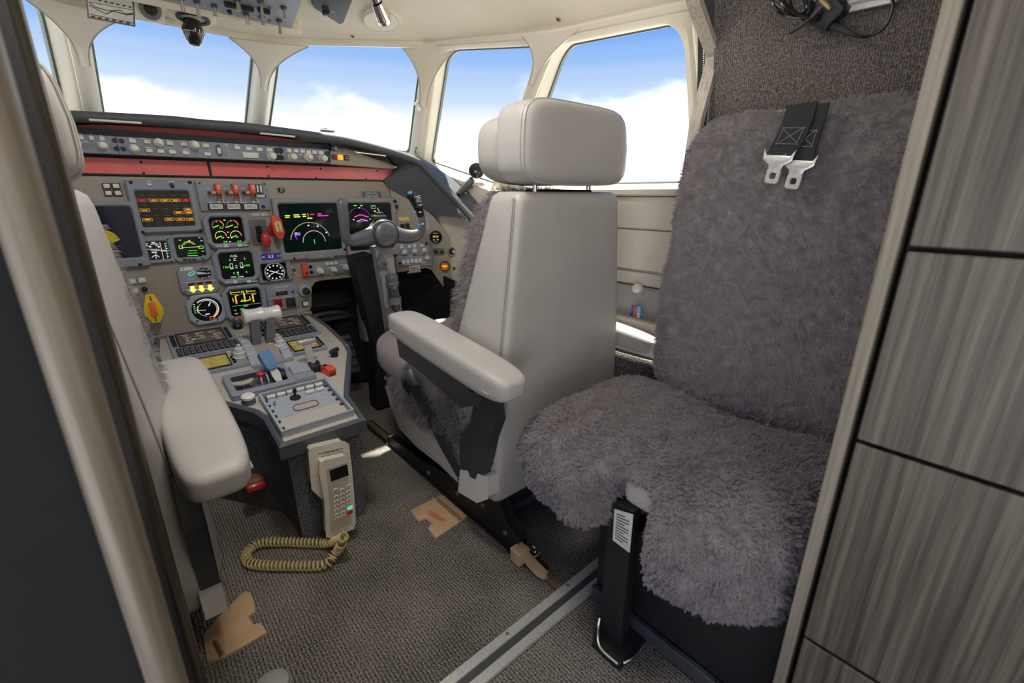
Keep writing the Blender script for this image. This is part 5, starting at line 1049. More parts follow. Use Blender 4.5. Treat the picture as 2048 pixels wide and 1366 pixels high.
# ================================================================ YOKE AND COLUMN
SY = Surf((0, 1.52, 0), (1, 0, 0), (0, 0, 1)); Y3 = lambda x, y, n=0: SY.P(*SY.uv(x, y), n)
yk = thing('control_yoke', 'dark grey W shaped control yoke with a round hub in front of the flight display', 'control yoke', Y3(771, 468))
hu, hv = SY.uv(771, 468); m = MB(SY.T(hu, hv)); m.lathe([(0, -.045), (.047, -.045), (.050, -.02), (.049, .006), (.046, .010), (.0445, .008), (.042, .012), (.030, .018), (0, .021)], 36); m.build('hub', 'yoke_grey', yk)
def horn(pts, rad, name, mt, fl=.62): m = MB(); P = smooth([Y3(*p) for p in pts], 5); R = []; n = len(P); [R.append(np.interp(i/(n-1), np.linspace(0, 1, len(rad)), rad)) for i in range(n)]; m.tube(P, R, 12, upv=(0, -1, 0), flat=fl); return m.build(name, mt, yk)
horn([(752, 470, -.016), (728, 477, -.012), (706, 481, 0), (694, 479, .004), (688.5, 468, .008), (686, 450, .012), (683, 425, .014), (680.5, 404, .014), (679, 398, .014)], [.030, .026, .021, .018, .016, .0165, .0185, .019, .010], 'left_horn', 'yoke_grey')
horn([(790, 468, -.016), (812, 473, -.012), (830, 472, 0), (840, 464, .004), (842.5, 450, .008), (840, 434, .010), (836, 423, .012)], [.030, .026, .022, .018, .0145, .0135, .013], 'right_horn', 'yoke_grey')
horn([(839, 432, .010), (833, 416, .014), (826, 402, .016), (818, 391, .016), (813, 386, .016)], [.013, .0165, .0185, .0175, .010], 'right_grip', 'black_gloss', .85)
u, v = SY.uv(828, 403); m = MB(SY.T(u, v, .030, .25)); m.prism(rr(.030, .038, .004, 3), 0, .008, bev=.002); o = m.build('switch_pack', 'dark_plastic', yk)
m = MB(SY.T(u, v, .0384, .25)); m.text('RC', 0, .003, .012); m.box((0, .013, 0), (.014, .003, .0004)); m.box((0, -.012, 0), (.014, .003, .0004)); m.build('lettering', 'print_white', o, smooth=0)
for x, y in ((812, 386), (821, 424), (829, 449)): m = MB(Matrix.Translation(Y3(x, y, .028))); m.soft((0, 0, 0), (.014, .010, .009), 3, 5); m.build('blue_switch', 'pen_sky', yk)
for x, y in ((833, 424), (838, 447)): m = MB(Matrix.Translation(Y3(x, y, .026))); m.box((0, 0, 0), (.010, .004, .005), .001); m.build('white_tab', 'white_key', yk)
m = MB(Matrix.Translation(Y3(765, 436, -.03))); m.box((0, 0, 0), (.05, .03, .018), .004); m.box((.004, 0, .012), (.025, .02, .014), .003); m.build('chart_clip', 'dark_plastic', yk)
m = MB(SY.T(hu, hv, .0095)); m.tube([(.0455*cos(i*pi/20), .0455*sin(i*pi/20), 0) for i in range(40)], .0013, 6, closed=True); m.build('hub_groove', 'black', yk)
# lower edge chrome ticks on the hub
m = MB(SY.T(hu, hv, .012))
for a in (200, 268, 300): m.box((.043*cos(radians(a)), .043*sin(radians(a)), 0), (.003, .003, .001))
m.build('hub_tick', 'black', yk, smooth=0)
co = thing('control_column', 'grey control column rising from the dark footwell to the yoke', 'control column', (.46, 1.60, 0))
a, b = Y3(773, 492, -.05), at(792, 672, Y=1.58); m = MB(); m.strap([a, a.lerp(b, .5), b, Vector((b.x+.01, 1.60, .05))], (1, 0, 0), [.064, .060, .066, .07], .05); m.build('shaft', 'bezel_grey', co, smooth=25)
a, b = Y3(741, 515, -.10), at(757, 680, Y=1.64); m = MB(); m.strap([a, b, Vector((b.x, 1.66, .02))], (1, 0, 0), [.07, .07, .08], .07); m.build('boot', 'black', co, smooth=25)
d = Y3(771, 530, -.02); m = MB(SY.T(*SY.uv(768, 526), -.018)); m.prism([(-.014, -.020), (.014, -.020), (.018, 0), (.004, .034), (-.004, .034), (-.018, 0)], -.01, .004, bev=.002); m.build('latch_plate', 'grey_plastic', co)
m = MB(SY.T(*SY.uv(771, 527), -.014)); m.cyl((0, 0, 0), (.004, 0, .026), .0065, .0055, 12); m.build('latch_stud', 'steel', co)
for px, py in ((778, 660), (795, 660)): m = MB(); m.lathe([(0, 0), (.006, 0), (.005, .004), (0, .004)], 10, SY.T(*SY.uv(px, py), -.02)); m.build('bolt', 'dark_metal', co)
fl = thing('flashlight', 'dark metal flashlight clipped upright on the control column', 'flashlight', at(789, 600, Y=1.50))
a, b = at(783, 549, Y=1.50), at(792, 620, Y=1.50); d = (b-a); ax = Matrix.Translation(a) @ d.to_track_quat('Z', 'Y').to_matrix().to_4x4(); Ln = d.length
m = MB(ax); m.lathe([(0, 0), (.020, 0), (.022, .006), (.022, .022), (.020, .026), (.024, .030), (.023, .040), (.016, .052), (0, .052)], 22); m.build('head', 'gunmetal', fl)
m = MB(ax); m.lathe([(0, .05), (.016, .05), (.0165, Ln*.6), (.016, Ln-.008), (.012, Ln), (0, Ln)], 20); m.build('barrel', 'dark_metal', fl)
m = MB(ax); m.box((.004, -.0165, Ln*.55), (.010, .006, .028), .002); m.build('switch', 'dark_plastic', fl)
m = MB(); p0 = b; m.tube([p0+Vector((.002*sin(i*1.6), -.006*cos(i*1.6), -.002*i)) for i in range(40)], .003, 6); m.build('tail_coil', 'black', fl)
hd = thing('flashlight_holder', 'grey clip bracket holding the flashlight on the column', 'bracket', at(785, 590, Y=1.53))
m = MB(SY.T(*SY.uv(783, 585), -.012)); m.prism(rr(.05, .12, .01, 3), -.006, .002, bev=.002); m.build('back_plate', 'bezel_grey', hd)
m = MB(ax); m.ring(circ(.0235, 20), circ(.0175, 20), Ln*.62, Ln*.82); m.build('clip_ring', 'grey_plastic', hd)
# footwell: pedals and linkage boxes in the dark
for k, x in enumerate((.36, .62)):
    t = thing('rudder_pedal', 'dark rudder pedal %s the control column in the footwell' % ('left of', 'right of')[k], 'pedal', (x, 1.86, .02))
    m = MB(Matrix.Translation((x, 1.84, .20)) @ Matrix.Rotation(-.5, 4, 'X')); m.box((0, 0, 0), (.11, .018, .17), .006); m.build('pad', 'dark_metal', t); m = MB(); m.tube([(x, 1.86, .16), (x, 1.93, .02)], .012, 8); m.build('arm', 'dark_metal', t)
    m = MB(Matrix.Translation((x, 1.84, .20)) @ Matrix.Rotation(-.5, 4, 'X'))
    for i in range(4): m.box((0, -.011, -.06+i*.04), (.10, .006, .012), .002)
    m.build('tread_rib', 'black', t, kind='stuff')
t = thing('pedal_adjuster_box', 'small dark metal box with two studs beside the column base', 'box', (.36, 1.66, .2))
c = at(737, 645, Y=1.68); m = MB(Matrix.Translation(c)); m.box((0, 0, 0), (.062, .06, .14), .004); m.build('case', 'grey_plastic', t)
for dz in (.035, -.02): m = MB(); m.lathe([(0, 0), (.006, 0), (.005, .006), (0, .007)], 10, Matrix.Translation(c+Vector((.005, -.03, dz))) @ Matrix.Rotation(pi/2, 4, 'X')); m.build('stud', 'steel', t)
t = thing('footwell_duct', 'dim brown duct with a bent pipe under the board left of the column', 'duct', (.34, 1.90, .3))
m = MB(); m.box((.36, 1.97, .42), (.22, .06, .08), .02); m.build('duct_box', 'dark_plastic', t); m = MB(); m.tube(smooth([Vector(p) for p in ((.22, 1.97, .34), (.30, 1.95, .36), (.40, 1.95, .36), (.48, 1.97, .32))], 5), .013, 8); m.build('pipe', 'dark_plastic', t); m = MB(); m.box((.37, 1.97, .34), (.16, .05, .03), .008); m.build('bracket', 'dark_metal', t)
# ================================================================ PILOT SEATS
def rpoly(P, r, n=4):
    out = []
    for i in range(len(P)):
        a, b, c = Vector(P[i-1]), Vector(P[i]), Vector(P[(i+1) % len(P)]); p = b+(a-b).normalized()*r; q = b+(c-b).normalized()*r
        for k in range(n+1): t = k/n; out.append(tuple((p*(1-t)**2+b*2*t*(1-t)+q*t*t)))
    return out
def make_seat(sx, dy, dz, label, armrest_y=0, flare=(0, 0), pad_x=0, arm_dz=0, head_x=0, dx=0):
    T0 = Matrix.Translation((0, dy, dz)) @ Matrix.Diagonal((sx, 1, 1, 1)); T = Matrix.Translation((dx, 0, 0)) @ T0; TF = Matrix.Translation((0, dy, 0)) @ Matrix.Diagonal((sx, 1, 1, 1))
    TA = Matrix.Translation((0, 0, arm_dz)) @ T0; TH = T @ Matrix.Translation((head_x, 0, head_x*.6)); TB = T @ Matrix.Translation((head_x*1.35, 0, 0))
    st = thing('pilot_seat', label, 'seat', (sx*.51, .72+dy, 0), 'cockpit seats')
    def bd(m, *a, **k):
        o = m.build(*a, **k); return fixn(o) if sx < 0 or k.get('fix') else o
    R = []
    for z, xl, xr, yr, yf in ((.13, .312, .708, .745, .790), (.134, .296, .726, .722, .805), (.15, .288, .738, .710, .815), (.22, .286, .736, .704, .815), (.265, .287, .734, .702, .840), (.30, .289, .731, .700, .890), (.42, .297, .718, .697, .897), (.53, .305, .705, .693, .885), (.70, .320, .680, .687, .830), (.80, .329, .664, .683, .797), (.835, .332, .658, .681, .787), (.850, .336, .654, .684, .780), (.857, .345, .645, .694, .770)):
        R.append([(x, y, z) for x, y in rpoly([(xl+flare[0], yr), (xr, yr), (xr+.004, yf), (xl-flare[1], yf)], min(.022, (yf-yr)*.25))])
    m = MB(T); m.loft(R); back = bd(m, 'back_shell', 'leather', st, smooth=50)
    for off, nm in ((.014, 'back_seam'), (.020, 'back_piping')):
        m = MB(T); P = [(xl-.0012+flare[0]*.8, yr+off, z) for z, xl, xr, yr in ((.15, .288, .738, .710), (.22, .286, .736, .704), (.30, .289, .731, .700), (.53, .305, .705, .693), (.70, .320, .680, .687), (.80, .329, .664, .683), (.845, .334, .658, .683))]
        P += [((.336+.654)/2, .683+off, .8575)] if False else []
        m.tube(P, .0022 if off > .015 else .0012, 6); bd(m, nm, 'leather' if off > .015 else 'stitch', back)
    # sheepskin front of the back
    m = MB(TB); m.soft((.487, .862, .575), (.335, .115, .56), 5, 14, fn=lambda x, y, z: (x*(1-.16*max(0, z+.05)/.33), y+.012-z*.19-(.05*z*z*3 if z > 0 else 0), z)); f = bd(m, 'sheepskin_back', 'fur_skin', st, smooth=180); f['kind'] = 'stuff'; f.data.materials.append(MAT['fur']); fur(f, 2600, .016, 3, .0008, 8)
    # headrest
    m = MB(TH); m.soft((.492, .712, .949), (.328, .115, .158), 5.5, 14, fn=lambda x, y, z: (x*(1-.06*(z > 0)*z/.08), y+.10*max(0, z)**1.0*.5, z)); hd = bd(m, 'headrest', 'leather', st, smooth=180)
    m = MB(TH); m.soft((.488, .795, .942), (.300, .122, .142), 3.4, 14); bd(m, 'head_cushion', 'leather', hd, smooth=180)
    def hseam(y, nm, r_, mt):
        n = 5.5; k = (1-abs(y/.0575)**n)**(1/n); P = []
        for i in range(48):
            a = 2*pi*i/48; c, q = cos(a), sin(a); rr_ = (abs(c)**n+abs(q)**n)**(-1/n)*k; x, z = .164*rr_*c, .079*rr_*q
            P.append((.492+x*(1-.06*(z > 0)*z/.08), .712+y+.05*max(0, z), .949+z))
        m = MB(TH); m.tube(P, r_, 6, closed=True); bd(m, nm, mt, hd)
    hseam(-.040, 'headrest_piping', .0020, 'leather'); hseam(-.034, 'headrest_seam', .0012, 'stitch')
    for x in (.412, .585):
        m = MB(T); m.cyl((x, .722, .845), (x, .722, .885), .006, n=12); bd(m, 'headrest_post', 'chrome', st)
    m = MB(T); m.box((.50, .735, .858), (.17, .05, .008), .003); bd(m, 'post_slot', 'black', st)
    # seat cushion and its sheepskin side
    m = MB(T); m.soft((.505, 1.115, .352), (.46, .62, .125), 3.6, 14, fn=lambda x, y, z: (x, y, z+(.020*(y/.3)**2 if y > 0 and z > 0 else 0))); cu = bd(m, 'seat_cushion', 'seat_fabric', st, smooth=180)
    m = MB(T); m.soft((.325, 1.03, .285), (.085, .50, .16), 2.8, 12); f = bd(m, 'sheepskin_side', 'fur_skin', st, smooth=180); f['kind'] = 'stuff'; f.data.materials.append(MAT['fur']); fur(f, 1400, .018, 5, .0008, 8)
    m = MB(T); m.soft((.36, .90, .36), (.14, .10, .22), 3, 8); f = bd(m, 'sheepskin_corner', 'fur_skin', st, smooth=180); f['kind'] = 'stuff'; f.data.materials.append(MAT['fur']); fur(f, 700, .018, 6, .0008, 8)
    YZm = Matrix(((0, 0, -1, 0), (1, 0, 0, 0), (0, 1, 0, 0), (0, 0, 0, 1)))          # local (x, y) -> Y, Z; thickness towards -X
    yz = lambda L, X: [(at(x, y, X=X).y, at(x, y, X=X).z) for x, y in L]
    # pale lower side shell
    m = MB(T @ Matrix.Translation((.318, 0, 0)) @ YZm); m.prism(yz([(772, 772), (782, 815), (800, 858), (835, 895), (880, 930), (938, 986), (944, 960), (925, 905), (890, 850), (862, 815), (835, 790), (800, 775)], .30)[::-1], 0, .022, bev=.006); fixn(m.build('side_shell', 'ivory_shell', st, smooth=40))
    # arm rest, inboard
    ay = armrest_y
    m = MB(TA @ Matrix.Translation((.247+pad_x, .83+ay, .515)) @ Matrix.Rotation(.10, 4, 'X')); m.soft((0, 0, 0), (.088+abs(pad_x), .48, .064), 4.8, 14); ar = bd(m, 'armrest_pad', 'leather', st, smooth=180)
    m = MB(TA @ Matrix.Translation((.247+pad_x*1.5, .83+ay, .515)) @ Matrix.Rotation(.10, 4, 'X'))
    m.tube([(-.0405, y, -.012) for y in (-.20, -.1, 0, .1, .20)], .0016, 6); bd(m, 'armrest_seam', 'stitch', ar)
    m = MB(TA @ Matrix.Translation((.272, ay, 0)) @ YZm); m.prism(yz([(806, 668), (812, 708), (858, 742), (905, 782), (936, 808), (972, 800), (978, 765), (905, 715)], .25), 0, .040, bev=.004); fixn(m.build('armrest_beam', 'dark_metal', st, smooth=30))
    m = MB(TA @ Matrix.Translation((.288, ay, 0)) @ YZm); m.prism(yz([(952, 772), (956, 812), (950, 845), (928, 878), (930, 945), (962, 958), (972, 948), (985, 880), (999, 842), (990, 775), (975, 762)], .27), 0, .030, bev=.003); fixn(m.build('armrest_strut', 'dark_metal', st, smooth=30))
    c = at(954, 775, X=.245); m = MB(TA @ Matrix.Translation((.232, c.y+ay, c.z)) @ Matrix.Rotation(-pi/2, 4, 'Y')); m.lathe([(0, 0), (.008, 0), (.007, .004), (.003, .004), (.003, .002), (0, .002)], 12); bd(m, 'pivot_bolt', 'black', st)
    m = MB(TA @ Matrix.Translation((.292, ay, 0)) @ YZm); m.prism(yz([(931, 938), (927, 978), (962, 998), (984, 990), (984, 952), (966, 946), (962, 958), (948, 952), (944, 940)], .27), 0, .036, bev=.004); fixn(m.build('strut_foot', 'ivory_shell', st, smooth=30))
    # outboard arm rest
    m = MB(T @ Matrix.Translation((.775, .80, .475)) @ Matrix.Rotation(.08, 4, 'X')); m.soft((0, 0, 0), (.07, .40, .058), 4, 10); bd(m, 'armrest_pad', 'leather', st, smooth=180)
    m = MB(T); m.strap([(.772, .68, .45), (.765, .70, .30), (.75, .72, .15)], (1, 0, 0), .02, .035); bd(m, 'armrest_strut', 'dark_metal', st)
    # lap belt
    bl = yz([(838, 768), (848, 800), (866, 845), (888, 890), (912, 935), (922, 955)], .272); m = MB(T); m.strap([(.272-.018*max(0, 1-i/2), y, z) for i, (y, z) in enumerate(bl)], (0, .7, -.7), [.046, .046, .046, .044, .036, .026], .004); bd(m, 'lap_belt', 'webbing_grey', st, smooth=40)
    m = MB(T); m.strap([(.250, bl[0][0]-.008, bl[0][1]-.008), (.246, bl[0][0]+.012, bl[0][1]+.010), (.250, bl[0][0]+.03, bl[0][1]+.028)], (0, .7, -.7), [.052, .058, .052], .014); bk = bd(m, 'belt_buckle', 'steel', st)
    m = MB(T); m.strap([(.244, bl[0][0]-.002, bl[0][1]-.002), (.242, bl[0][0]+.014, bl[0][1]+.012)], (0, .7, -.7), [.030, .030], .014); bd(m, 'buckle_cover', 'black', bk)
    m = MB(T); P = [Vector((.27, bl[-1][0]+.010*cos(a), bl[-1][1]-.012+.014*sin(a))) for a in [i*pi/6 for i in range(12)]]; m.tube(P, .0028, 6, closed=True); bd(m, 'belt_ring', 'chrome', st)
    # black base frame on the floor rail
    m = MB(TF @ Matrix.Translation((.345, 0, 0)) @ YZm); m.prism([(.665, .005), (1.36, .005), (1.36, .035), (1.10, .055), (.92, .085), (.80, .135), (.74, .13), (.70, .075), (.665, .06)][::-1], 0, .030, bev=.003); fixn(m.build('base_rail', 'black', st, smooth=30))
    m = MB(TF @ Matrix.Translation((.70, 0, 0)) @ YZm); m.prism([(.665, .005), (1.36, .005), (1.36, .035), (1.10, .055), (.92, .085), (.80, .135), (.74, .13), (.70, .075), (.665, .06)][::-1], 0, .030, bev=.003); fixn(m.build('base_rail', 'black', st, smooth=30))
    m = MB(TF); m.box((.51, 1.02, .17), (.36, .52, .22), .01); bd(m, 'base_frame', 'black_matte', st)
    m = MB(TF); m.cyl((.33, .76, .055), (.70, .76, .055), .012, n=10); bd(m, 'cross_tube', 'dark_metal', st)
    for k, (y, z) in enumerate(((.71, .045), (.80, .075), (.92, .045), (1.08, .03))): m = MB(TF); m.lathe([(0, 0), (.007, 0), (.006, .004), (0, .005)], 10, Matrix.Translation((.315, y, z)) @ Matrix.Rotation(-pi/2, 4, 'Y')); bd(m, 'base_bolt', 'gunmetal', st)
    m = MB(T); m.box((.325, .80, .215), (.05, .06, .10), .006); bd(m, 'recline_box', 'dark_plastic', st)
    return st
make_seat(1, 0, 0, 'grey leather pilot seat with headrest in front of the sheepskin side seat')
make_seat(-1, .125, 0, 'grey leather pilot seat seen edge-on at the far left with a white armrest', armrest_y=-.02, flare=(.012, .028), pad_x=-.014, arm_dz=-.045, head_x=-.022, dx=.020)
# ---- floor rails for the right seat
t = thing('seat_track', 'black floor track with punched holes beside the pedestal, under the right pilot seat', 'floor track', (.33, 1.2, 0))
m = MB(); m.box((.330, 1.08, .003), (.040, .98, .006), .001); m.build('rail', 'black', t)
m = MB(); m.box((.330, 1.47, .008), (.020, .20, .008), .002); m.build('brass_stop', 'brass', t)
for i in range(12):
    m = MB(); m.cyl((.330, 1.36-i*.022, .006), (.330, 1.36-i*.022, .0068), .0055, n=10); m.build('track_hole', 'alu', t)
# ================================================================ SIDE-FACING SHEEPSKIN SEAT
js = thing('side_seat', 'fold-down side seat covered in dark grey sheepskin beside the wood cabinet', 'seat', (.45, .35, 0))
nv = lambda p, s: noise.noise(Vector(p)*s)
def lump(mb, a1, s1, a2, s2):
    c = sum(mb.v, Vector())/len(mb.v)
    mb.v = [p+(p-c).normalized()*(a1*nv(p, s1)+a2*nv(p+Vector((5, 3, 1)), s2)) for p in mb.v]
m = MB(); m.soft((.700, .334, .700), (.085, .450, .600), 7, 34, fn=lambda x, y, z: (x+.02*(z/.3), y*(1-.05*(z+.3)/.6) if y > 0 else y, z-.010*(y > .1)*((y-.1)/.15)**2*(z > 0)))
lump(m, .007, 7, .004, 22); bk = m.build('sheepskin_back', 'fur_skin', js, smooth=180); bk['kind'] = 'stuff'; bk.data.materials.append(MAT['fur']); fur(bk, 14000, .0062, 11, .0007, 9, clump=.10, rough=.0025)
rings = []; NY, NA = 64, 64; ya, yb = .110, .622
for i in range(NY+1):
    t_ = -1+2*i/NY; y = (ya+yb)/2+(yb-ya)/2*(sin(t_*pi/2)*.5+t_*.5); tn = (y-(ya+yb)/2)/((yb-ya)/2); k = max(.02, (1-abs(tn)**4.5))**(1/3.2)
    g = math.exp(-((y-.352)/.052)**4); row = []
    for j in range(NA):
        a = 2*pi*j/NA; c, s_ = cos(a), sin(a); n = 3.4; r = (abs(c)**n+abs(s_)**n)**(-1/n)
        xf = .226-.016*tn; zb = .252+.03*max(0, tn+.2)-.030*max(0, -tn); zt = .430+.012*sin(y*14); hx, hz = (.672-xf)/2, (zt-zb)/2
        x = (xf+.672)/2+hx*r*c*(k if c < 0 else 1); z = (zt+zb)/2+hz*r*s_*(.25+.75*k)
        fr = max(0, min(1, (.40-x)/.12)); lo = max(0, min(1, (.415-z)/.05))
        x += g*.150*fr*lo; z -= g*.016*fr*(1-lo); row.append((x, y, z))
    rings.append(row)
m = MB(); m.loft(rings); lump(m, .008, 8, .009, 34); cs = fixn(m.build('sheepskin_cushion', 'fur_skin', js, smooth=180)); cs['kind'] = 'stuff'; cs.data.materials.append(MAT['fur']); fur(cs, 20000, .0066, 12, .00072, 9, clump=.42, rough=.003)
m = MB(); m.soft((.425, .352, .352), (.22, .09, .07), 4, 8); m.build('hide_backing', 'hide', js)
m = MB(); m.box((.318, .378, .165), (.028, .052, .33), .003); lg = m.build('leg_post', 'black', js)
m = MB(); P = [(x, y) for x, y in ((-.045, -.035), (.045, -.035), (.045, .03), (.02, .04), (-.02, .04), (-.045, .03))]; m.prism(P, 0, .014, Matrix.Translation((.318, .365, .001)), bev=.003); m.build('foot_plate', 'black', js)
m = MB(); m.tube(smooth([Vector(p) for p in ((.275, .335, .012), (.272, .375, .018), (.290, .395, .030), (.300, .40, .05))], 4), .003, 6); m.build('foot_spring', 'steel', js)
m = MB(); m.tube(smooth([Vector(p) for p in ((.285, .33, .010), (.31, .322, .014), (.34, .325, .010))], 4), .003, 6); m.build('foot_clip', 'steel', js)
pts = [at(x, y, X=.298) for x, y in ((1229, 1018), (1266, 1030), (1259, 1106), (1225, 1080))]; m = MB(); d = Vector((.0016, 0, 0)); m.loft([[p for p in pts], [p+d for p in pts]]); lb = fixn(m.build('placard_card', 'paper', js, smooth=0))
m = MB(); a, b, c, e = pts
for i in range(10):
    f = .12+i*.082; p = a.lerp(e, f).lerp(b.lerp(c, f), .14); q = a.lerp(e, f).lerp(b.lerp(c, f), .85 if i % 3 else .6); m.strap([p-d*.2, q-d*.2], (0, 0, 1), .0018, .0004)
m.build('printed_lines', 'print_dark', lb, smooth=0, kind='stuff')
m = MB(); m.box((.52, .29, .12), (.30, .355, .24), .006); m.build('seat_box', 'black', js)
m = MB(); m.box((.362, .29, .025), (.012, .355, .03), .002); m.build('toe_rail', 'dark_metal', js)
m = MB(); m.box((.715, .335, .995), (.03, .09, .012), .002); m.build('top_bracket', 'brass', js)
# shoulder harness hanging over the seat back
def harness(L, wd, tong, label):
    t = thing('shoulder_strap', label, 'seat belt', at(L[0][0], L[0][1], X=.66), 'harness straps on the side seat')
    P = [at(x, y, X=X) for x, y, X in L]; m = MB(); m.strap(smooth(P, 4), (0, 1, .12), wd, .004); w_ = m.build('webbing', 'webbing', t, smooth=40)
    m = MB(); q0, q1 = P[1], P[2]
    for f in (.15, .95): c = q0.lerp(q1, f); m.tube([c+Vector((-.0032, -wd*.40, -.002)), c+Vector((-.0032, wd*.40, .002))], .0009, 5)
    for s in (-1, 1): m.tube([q0.lerp(q1, .15)+Vector((-.0032, s*wd*.36, 0)), q0.lerp(q1, .95)+Vector((-.0032, -s*wd*.36, 0))], .0008, 5); m.tube([q0.lerp(q1, .15)+Vector((-.0032, s*wd*.36, 0)), q0.lerp(q1, .95)+Vector((-.0032, s*wd*.36, 0))], .0008, 5)
    m.build('stitching', 'grey_plastic', w_, kind='stuff')
    S = Surf(P[-1], (0, -1, 0), (0, .0, 1)); k = tong; T_ = S.M @ Matrix.Rotation(-.12, 4, 'Z')
    body = [(-.010, -.042), (.010, -.042), (.012, -.036), (.011, -.014), (.024, -.006), (.025, .010), (.019, .006), (-.019, .006), (-.025, .010), (-.024, -.006), (-.011, -.014), (-.012, -.036)]
    hole = circ(.0055, 12, (0, -.030)); m = MB(T_)
    # plate in two pieces around the hole: frame round the eye and the horned head
    eye = rr(.024, .026, .005, 2, (0, -.030)); m.ring(eye, [(.0058*cos(math.atan2(y+.030, x)), -.030+.0058*sin(math.atan2(y+.030, x))) for x, y in eye], .003, .0065, bev=.0008); m.prism([(-.011, -.018), (.011, -.018), (.012, -.012), (.024, -.004), (.026, .014), (.020, .004), (-.020, .004), (-.026, .014), (-.024, -.004), (-.012, -.012)], .003, .0065, bev=.0008)
    m.build('metal_tongue', 'alu', t)
    return t
harness([(1632, 208, .652), (1618, 255, .645), (1606, 295, .643), (1600, 326, .641)], .040, 1, 'right black shoulder strap with metal tongue, underneath the other strap')
harness([(1604, 208, .650), (1592, 250, .640), (1573, 290, .638), (1558, 316, .636)], .046, 1, 'left black shoulder strap with stitched box and metal tongue on the sheepskin back')
# ================================================================ OVERHEAD AND SMALL THINGS
from mathutils.bvhtree import BVHTree
bm = bmesh.new(); bm.from_mesh(ceil.data); bm.transform(Matrix.Translation(WL[ceil])); _bv = BVHTree.FromBMesh(bm); bm.free()
def chit(px, py, ax=(1, 0, 0)):
    """panel frame lying on the ceiling shell where the sight line meets it"""
    h, n, _, _ = _bv.ray_cast(CAM, ray(px, py)); d = ray(px, py)
    if n.dot(d) > 0: n = -n
    ax = Vector(ax); ax = (ax-n*ax.dot(n)).normalized(); return Surf(h, ax, n.cross(ax))
SO = Surf((0, 1.65, 1.33), (1, 0, 0), (0, -.13, .045))
ov = thing('overhead_panel', 'blue grey overhead switch panel with bronze toggle switches above the windshield', 'overhead panel', (0, 1.6, 1.34))
a = SO.uv(583, 58); m = MB(SO.M); m.prism([(-a[0], a[1]), (a[0], a[1]), (a[0], a[1]+.30), (-a[0], a[1]+.30)], -.05, 0, bev=.002); m.build('panel_plate', 'bezel', ov)
m = MB(SO.M); m.box((0, a[1]-.012, -.02), (2*a[0]+.06, .024, .05), .006); m.build('panel_lip', 'ivory', ov)
for x, y, L_, tl in ((393.6, 3, .034, (0, -.55)), (428, 11, .026, (0, -.55)), (474, -1, .026, (0, -.5)), (492, 27, .026, (.1, -.5)), (521.6, 2, .044, (0, -.55)), (524, 34, .020, (.1, -.5)), (567.6, 15, .028, (0, -.55)), (558.6, 41, .034, (0, -.55)), (362, -4, .03, (0, -.5))): toggle(ov, SO, x, y, L_, 'toggle', tilt=tl, r=.0052)
knob(ov, SO, 458.7, 22, 10, 'black_gloss', .008, name='indicator_lamp')
for x, y in ((540, 14), (539, 41)): screwhead(ov, SO, x, y, 6, 'gunmetal')
for x, y in ((460, 6), (494, 13), (527, 18)): btn(ov, SO, x, y, 26, 5, 'black', .012, name='switch_guard')
marks(ov, SO, [(437, 24, 6, 1), (470, 31, 8, 1), (508, 33, 7, 1), (572, 38, 6, 1), (576, 46, 5, 1), (410, 12, 6, 1), (549, 52, 5, 1)], n=.0008)
# side knob plate
S = chit(655, 12, (.7, -.7, 0)); kp = thing('dimmer_plate', 'small dark plate with a rotary dimmer on the ivory ceiling', 'switch plate', S.o)
P = [S.uv(*p) for p in ((622, 0), (627, 9), (678, 42), (686, 40), (703, -4), (680, -20), (630, -20))]; m = MB(S.M); m.prism(P, -.004, .010, bev=.002); fixn(m.build('plate', 'hood_face', kp))
m = MB(S.T(*S.uv(650, 8), .010)); m.lathe([(0, 0), (.010, 0), (.009, .010), (0, .010)], 14); m.box((0, 0, .014), (.022, .008, .012), .002); m.build('dimmer_knob', 'dark_plastic', kp)
marks(kp, S, [(665, 16, 9, 1.4)], n=.0108)
# spotlight in a round recess
S = chit(762, 36); dl = thing('map_spotlight', 'chrome swivel spotlight on a round ivory cover in the ceiling', 'lamp', S.o)
u, v, W, H = S.rect(762, 36, 84, 74); r = W/2; S = Surf(S.o+S.n*.007, S.M.col[0].xyz, S.M.col[1].xyz); m = MB(S.M); m.lathe([(0, -.01), (r, -.01), (r, .003), (r*.985, .005), (r*.96, .005), (0, .0045)], 44); m.build('round_cover', 'ivory', dl)
m = MB(S.M); P = [(r*.99*cos(i*pi/24), r*.99*sin(i*pi/24), .0045) for i in range(48)]; m.tube(P, .0010, 5, closed=True); m.build('cover_gap', 'stitch', dl)
h1 = S.P(*S.uv(752, -6), .012); e1 = S.P(*S.uv(764, 14), .030); m = MB(); m.cyl(S.P(*S.uv(745, -14), 0), h1, .014, .016, 16); m.cyl(h1, e1, .018, .022, 18); m.build('spot_barrel', 'chrome', dl)
m = MB(); m.cyl(e1, e1+(e1-h1)*.22, .0225, .021, 18); m.build('spot_rim', 'steel', dl); m = MB(); m.cyl(e1+(e1-h1)*.20, e1+(e1-h1)*.24, .017, .017, 18); m.build('spot_lens', 'dark_metal', dl)
for k, (x, y, nm) in enumerate(((1117, 38, 'above the side windows'), (705, 72, 'beside the round spotlight cover'))):
    S = chit(x, y); t = thing('ceiling_screw', 'small metal screw in the ivory ceiling %s' % nm, 'screw'); t.location = S.o; WL[t] = S.o.copy()
    m = MB(S.M); m.lathe([(0, 0), (.0075, 0), (.007, .002), (.004, .0025), (0, .0015)], 14); m.build('cup_washer', 'brass', t); m = MB(S.M); m.lathe([(0, .001), (.0035, .001), (.003, .0035), (0, .0035)], 10); m.build('screw_head', 'black', t)
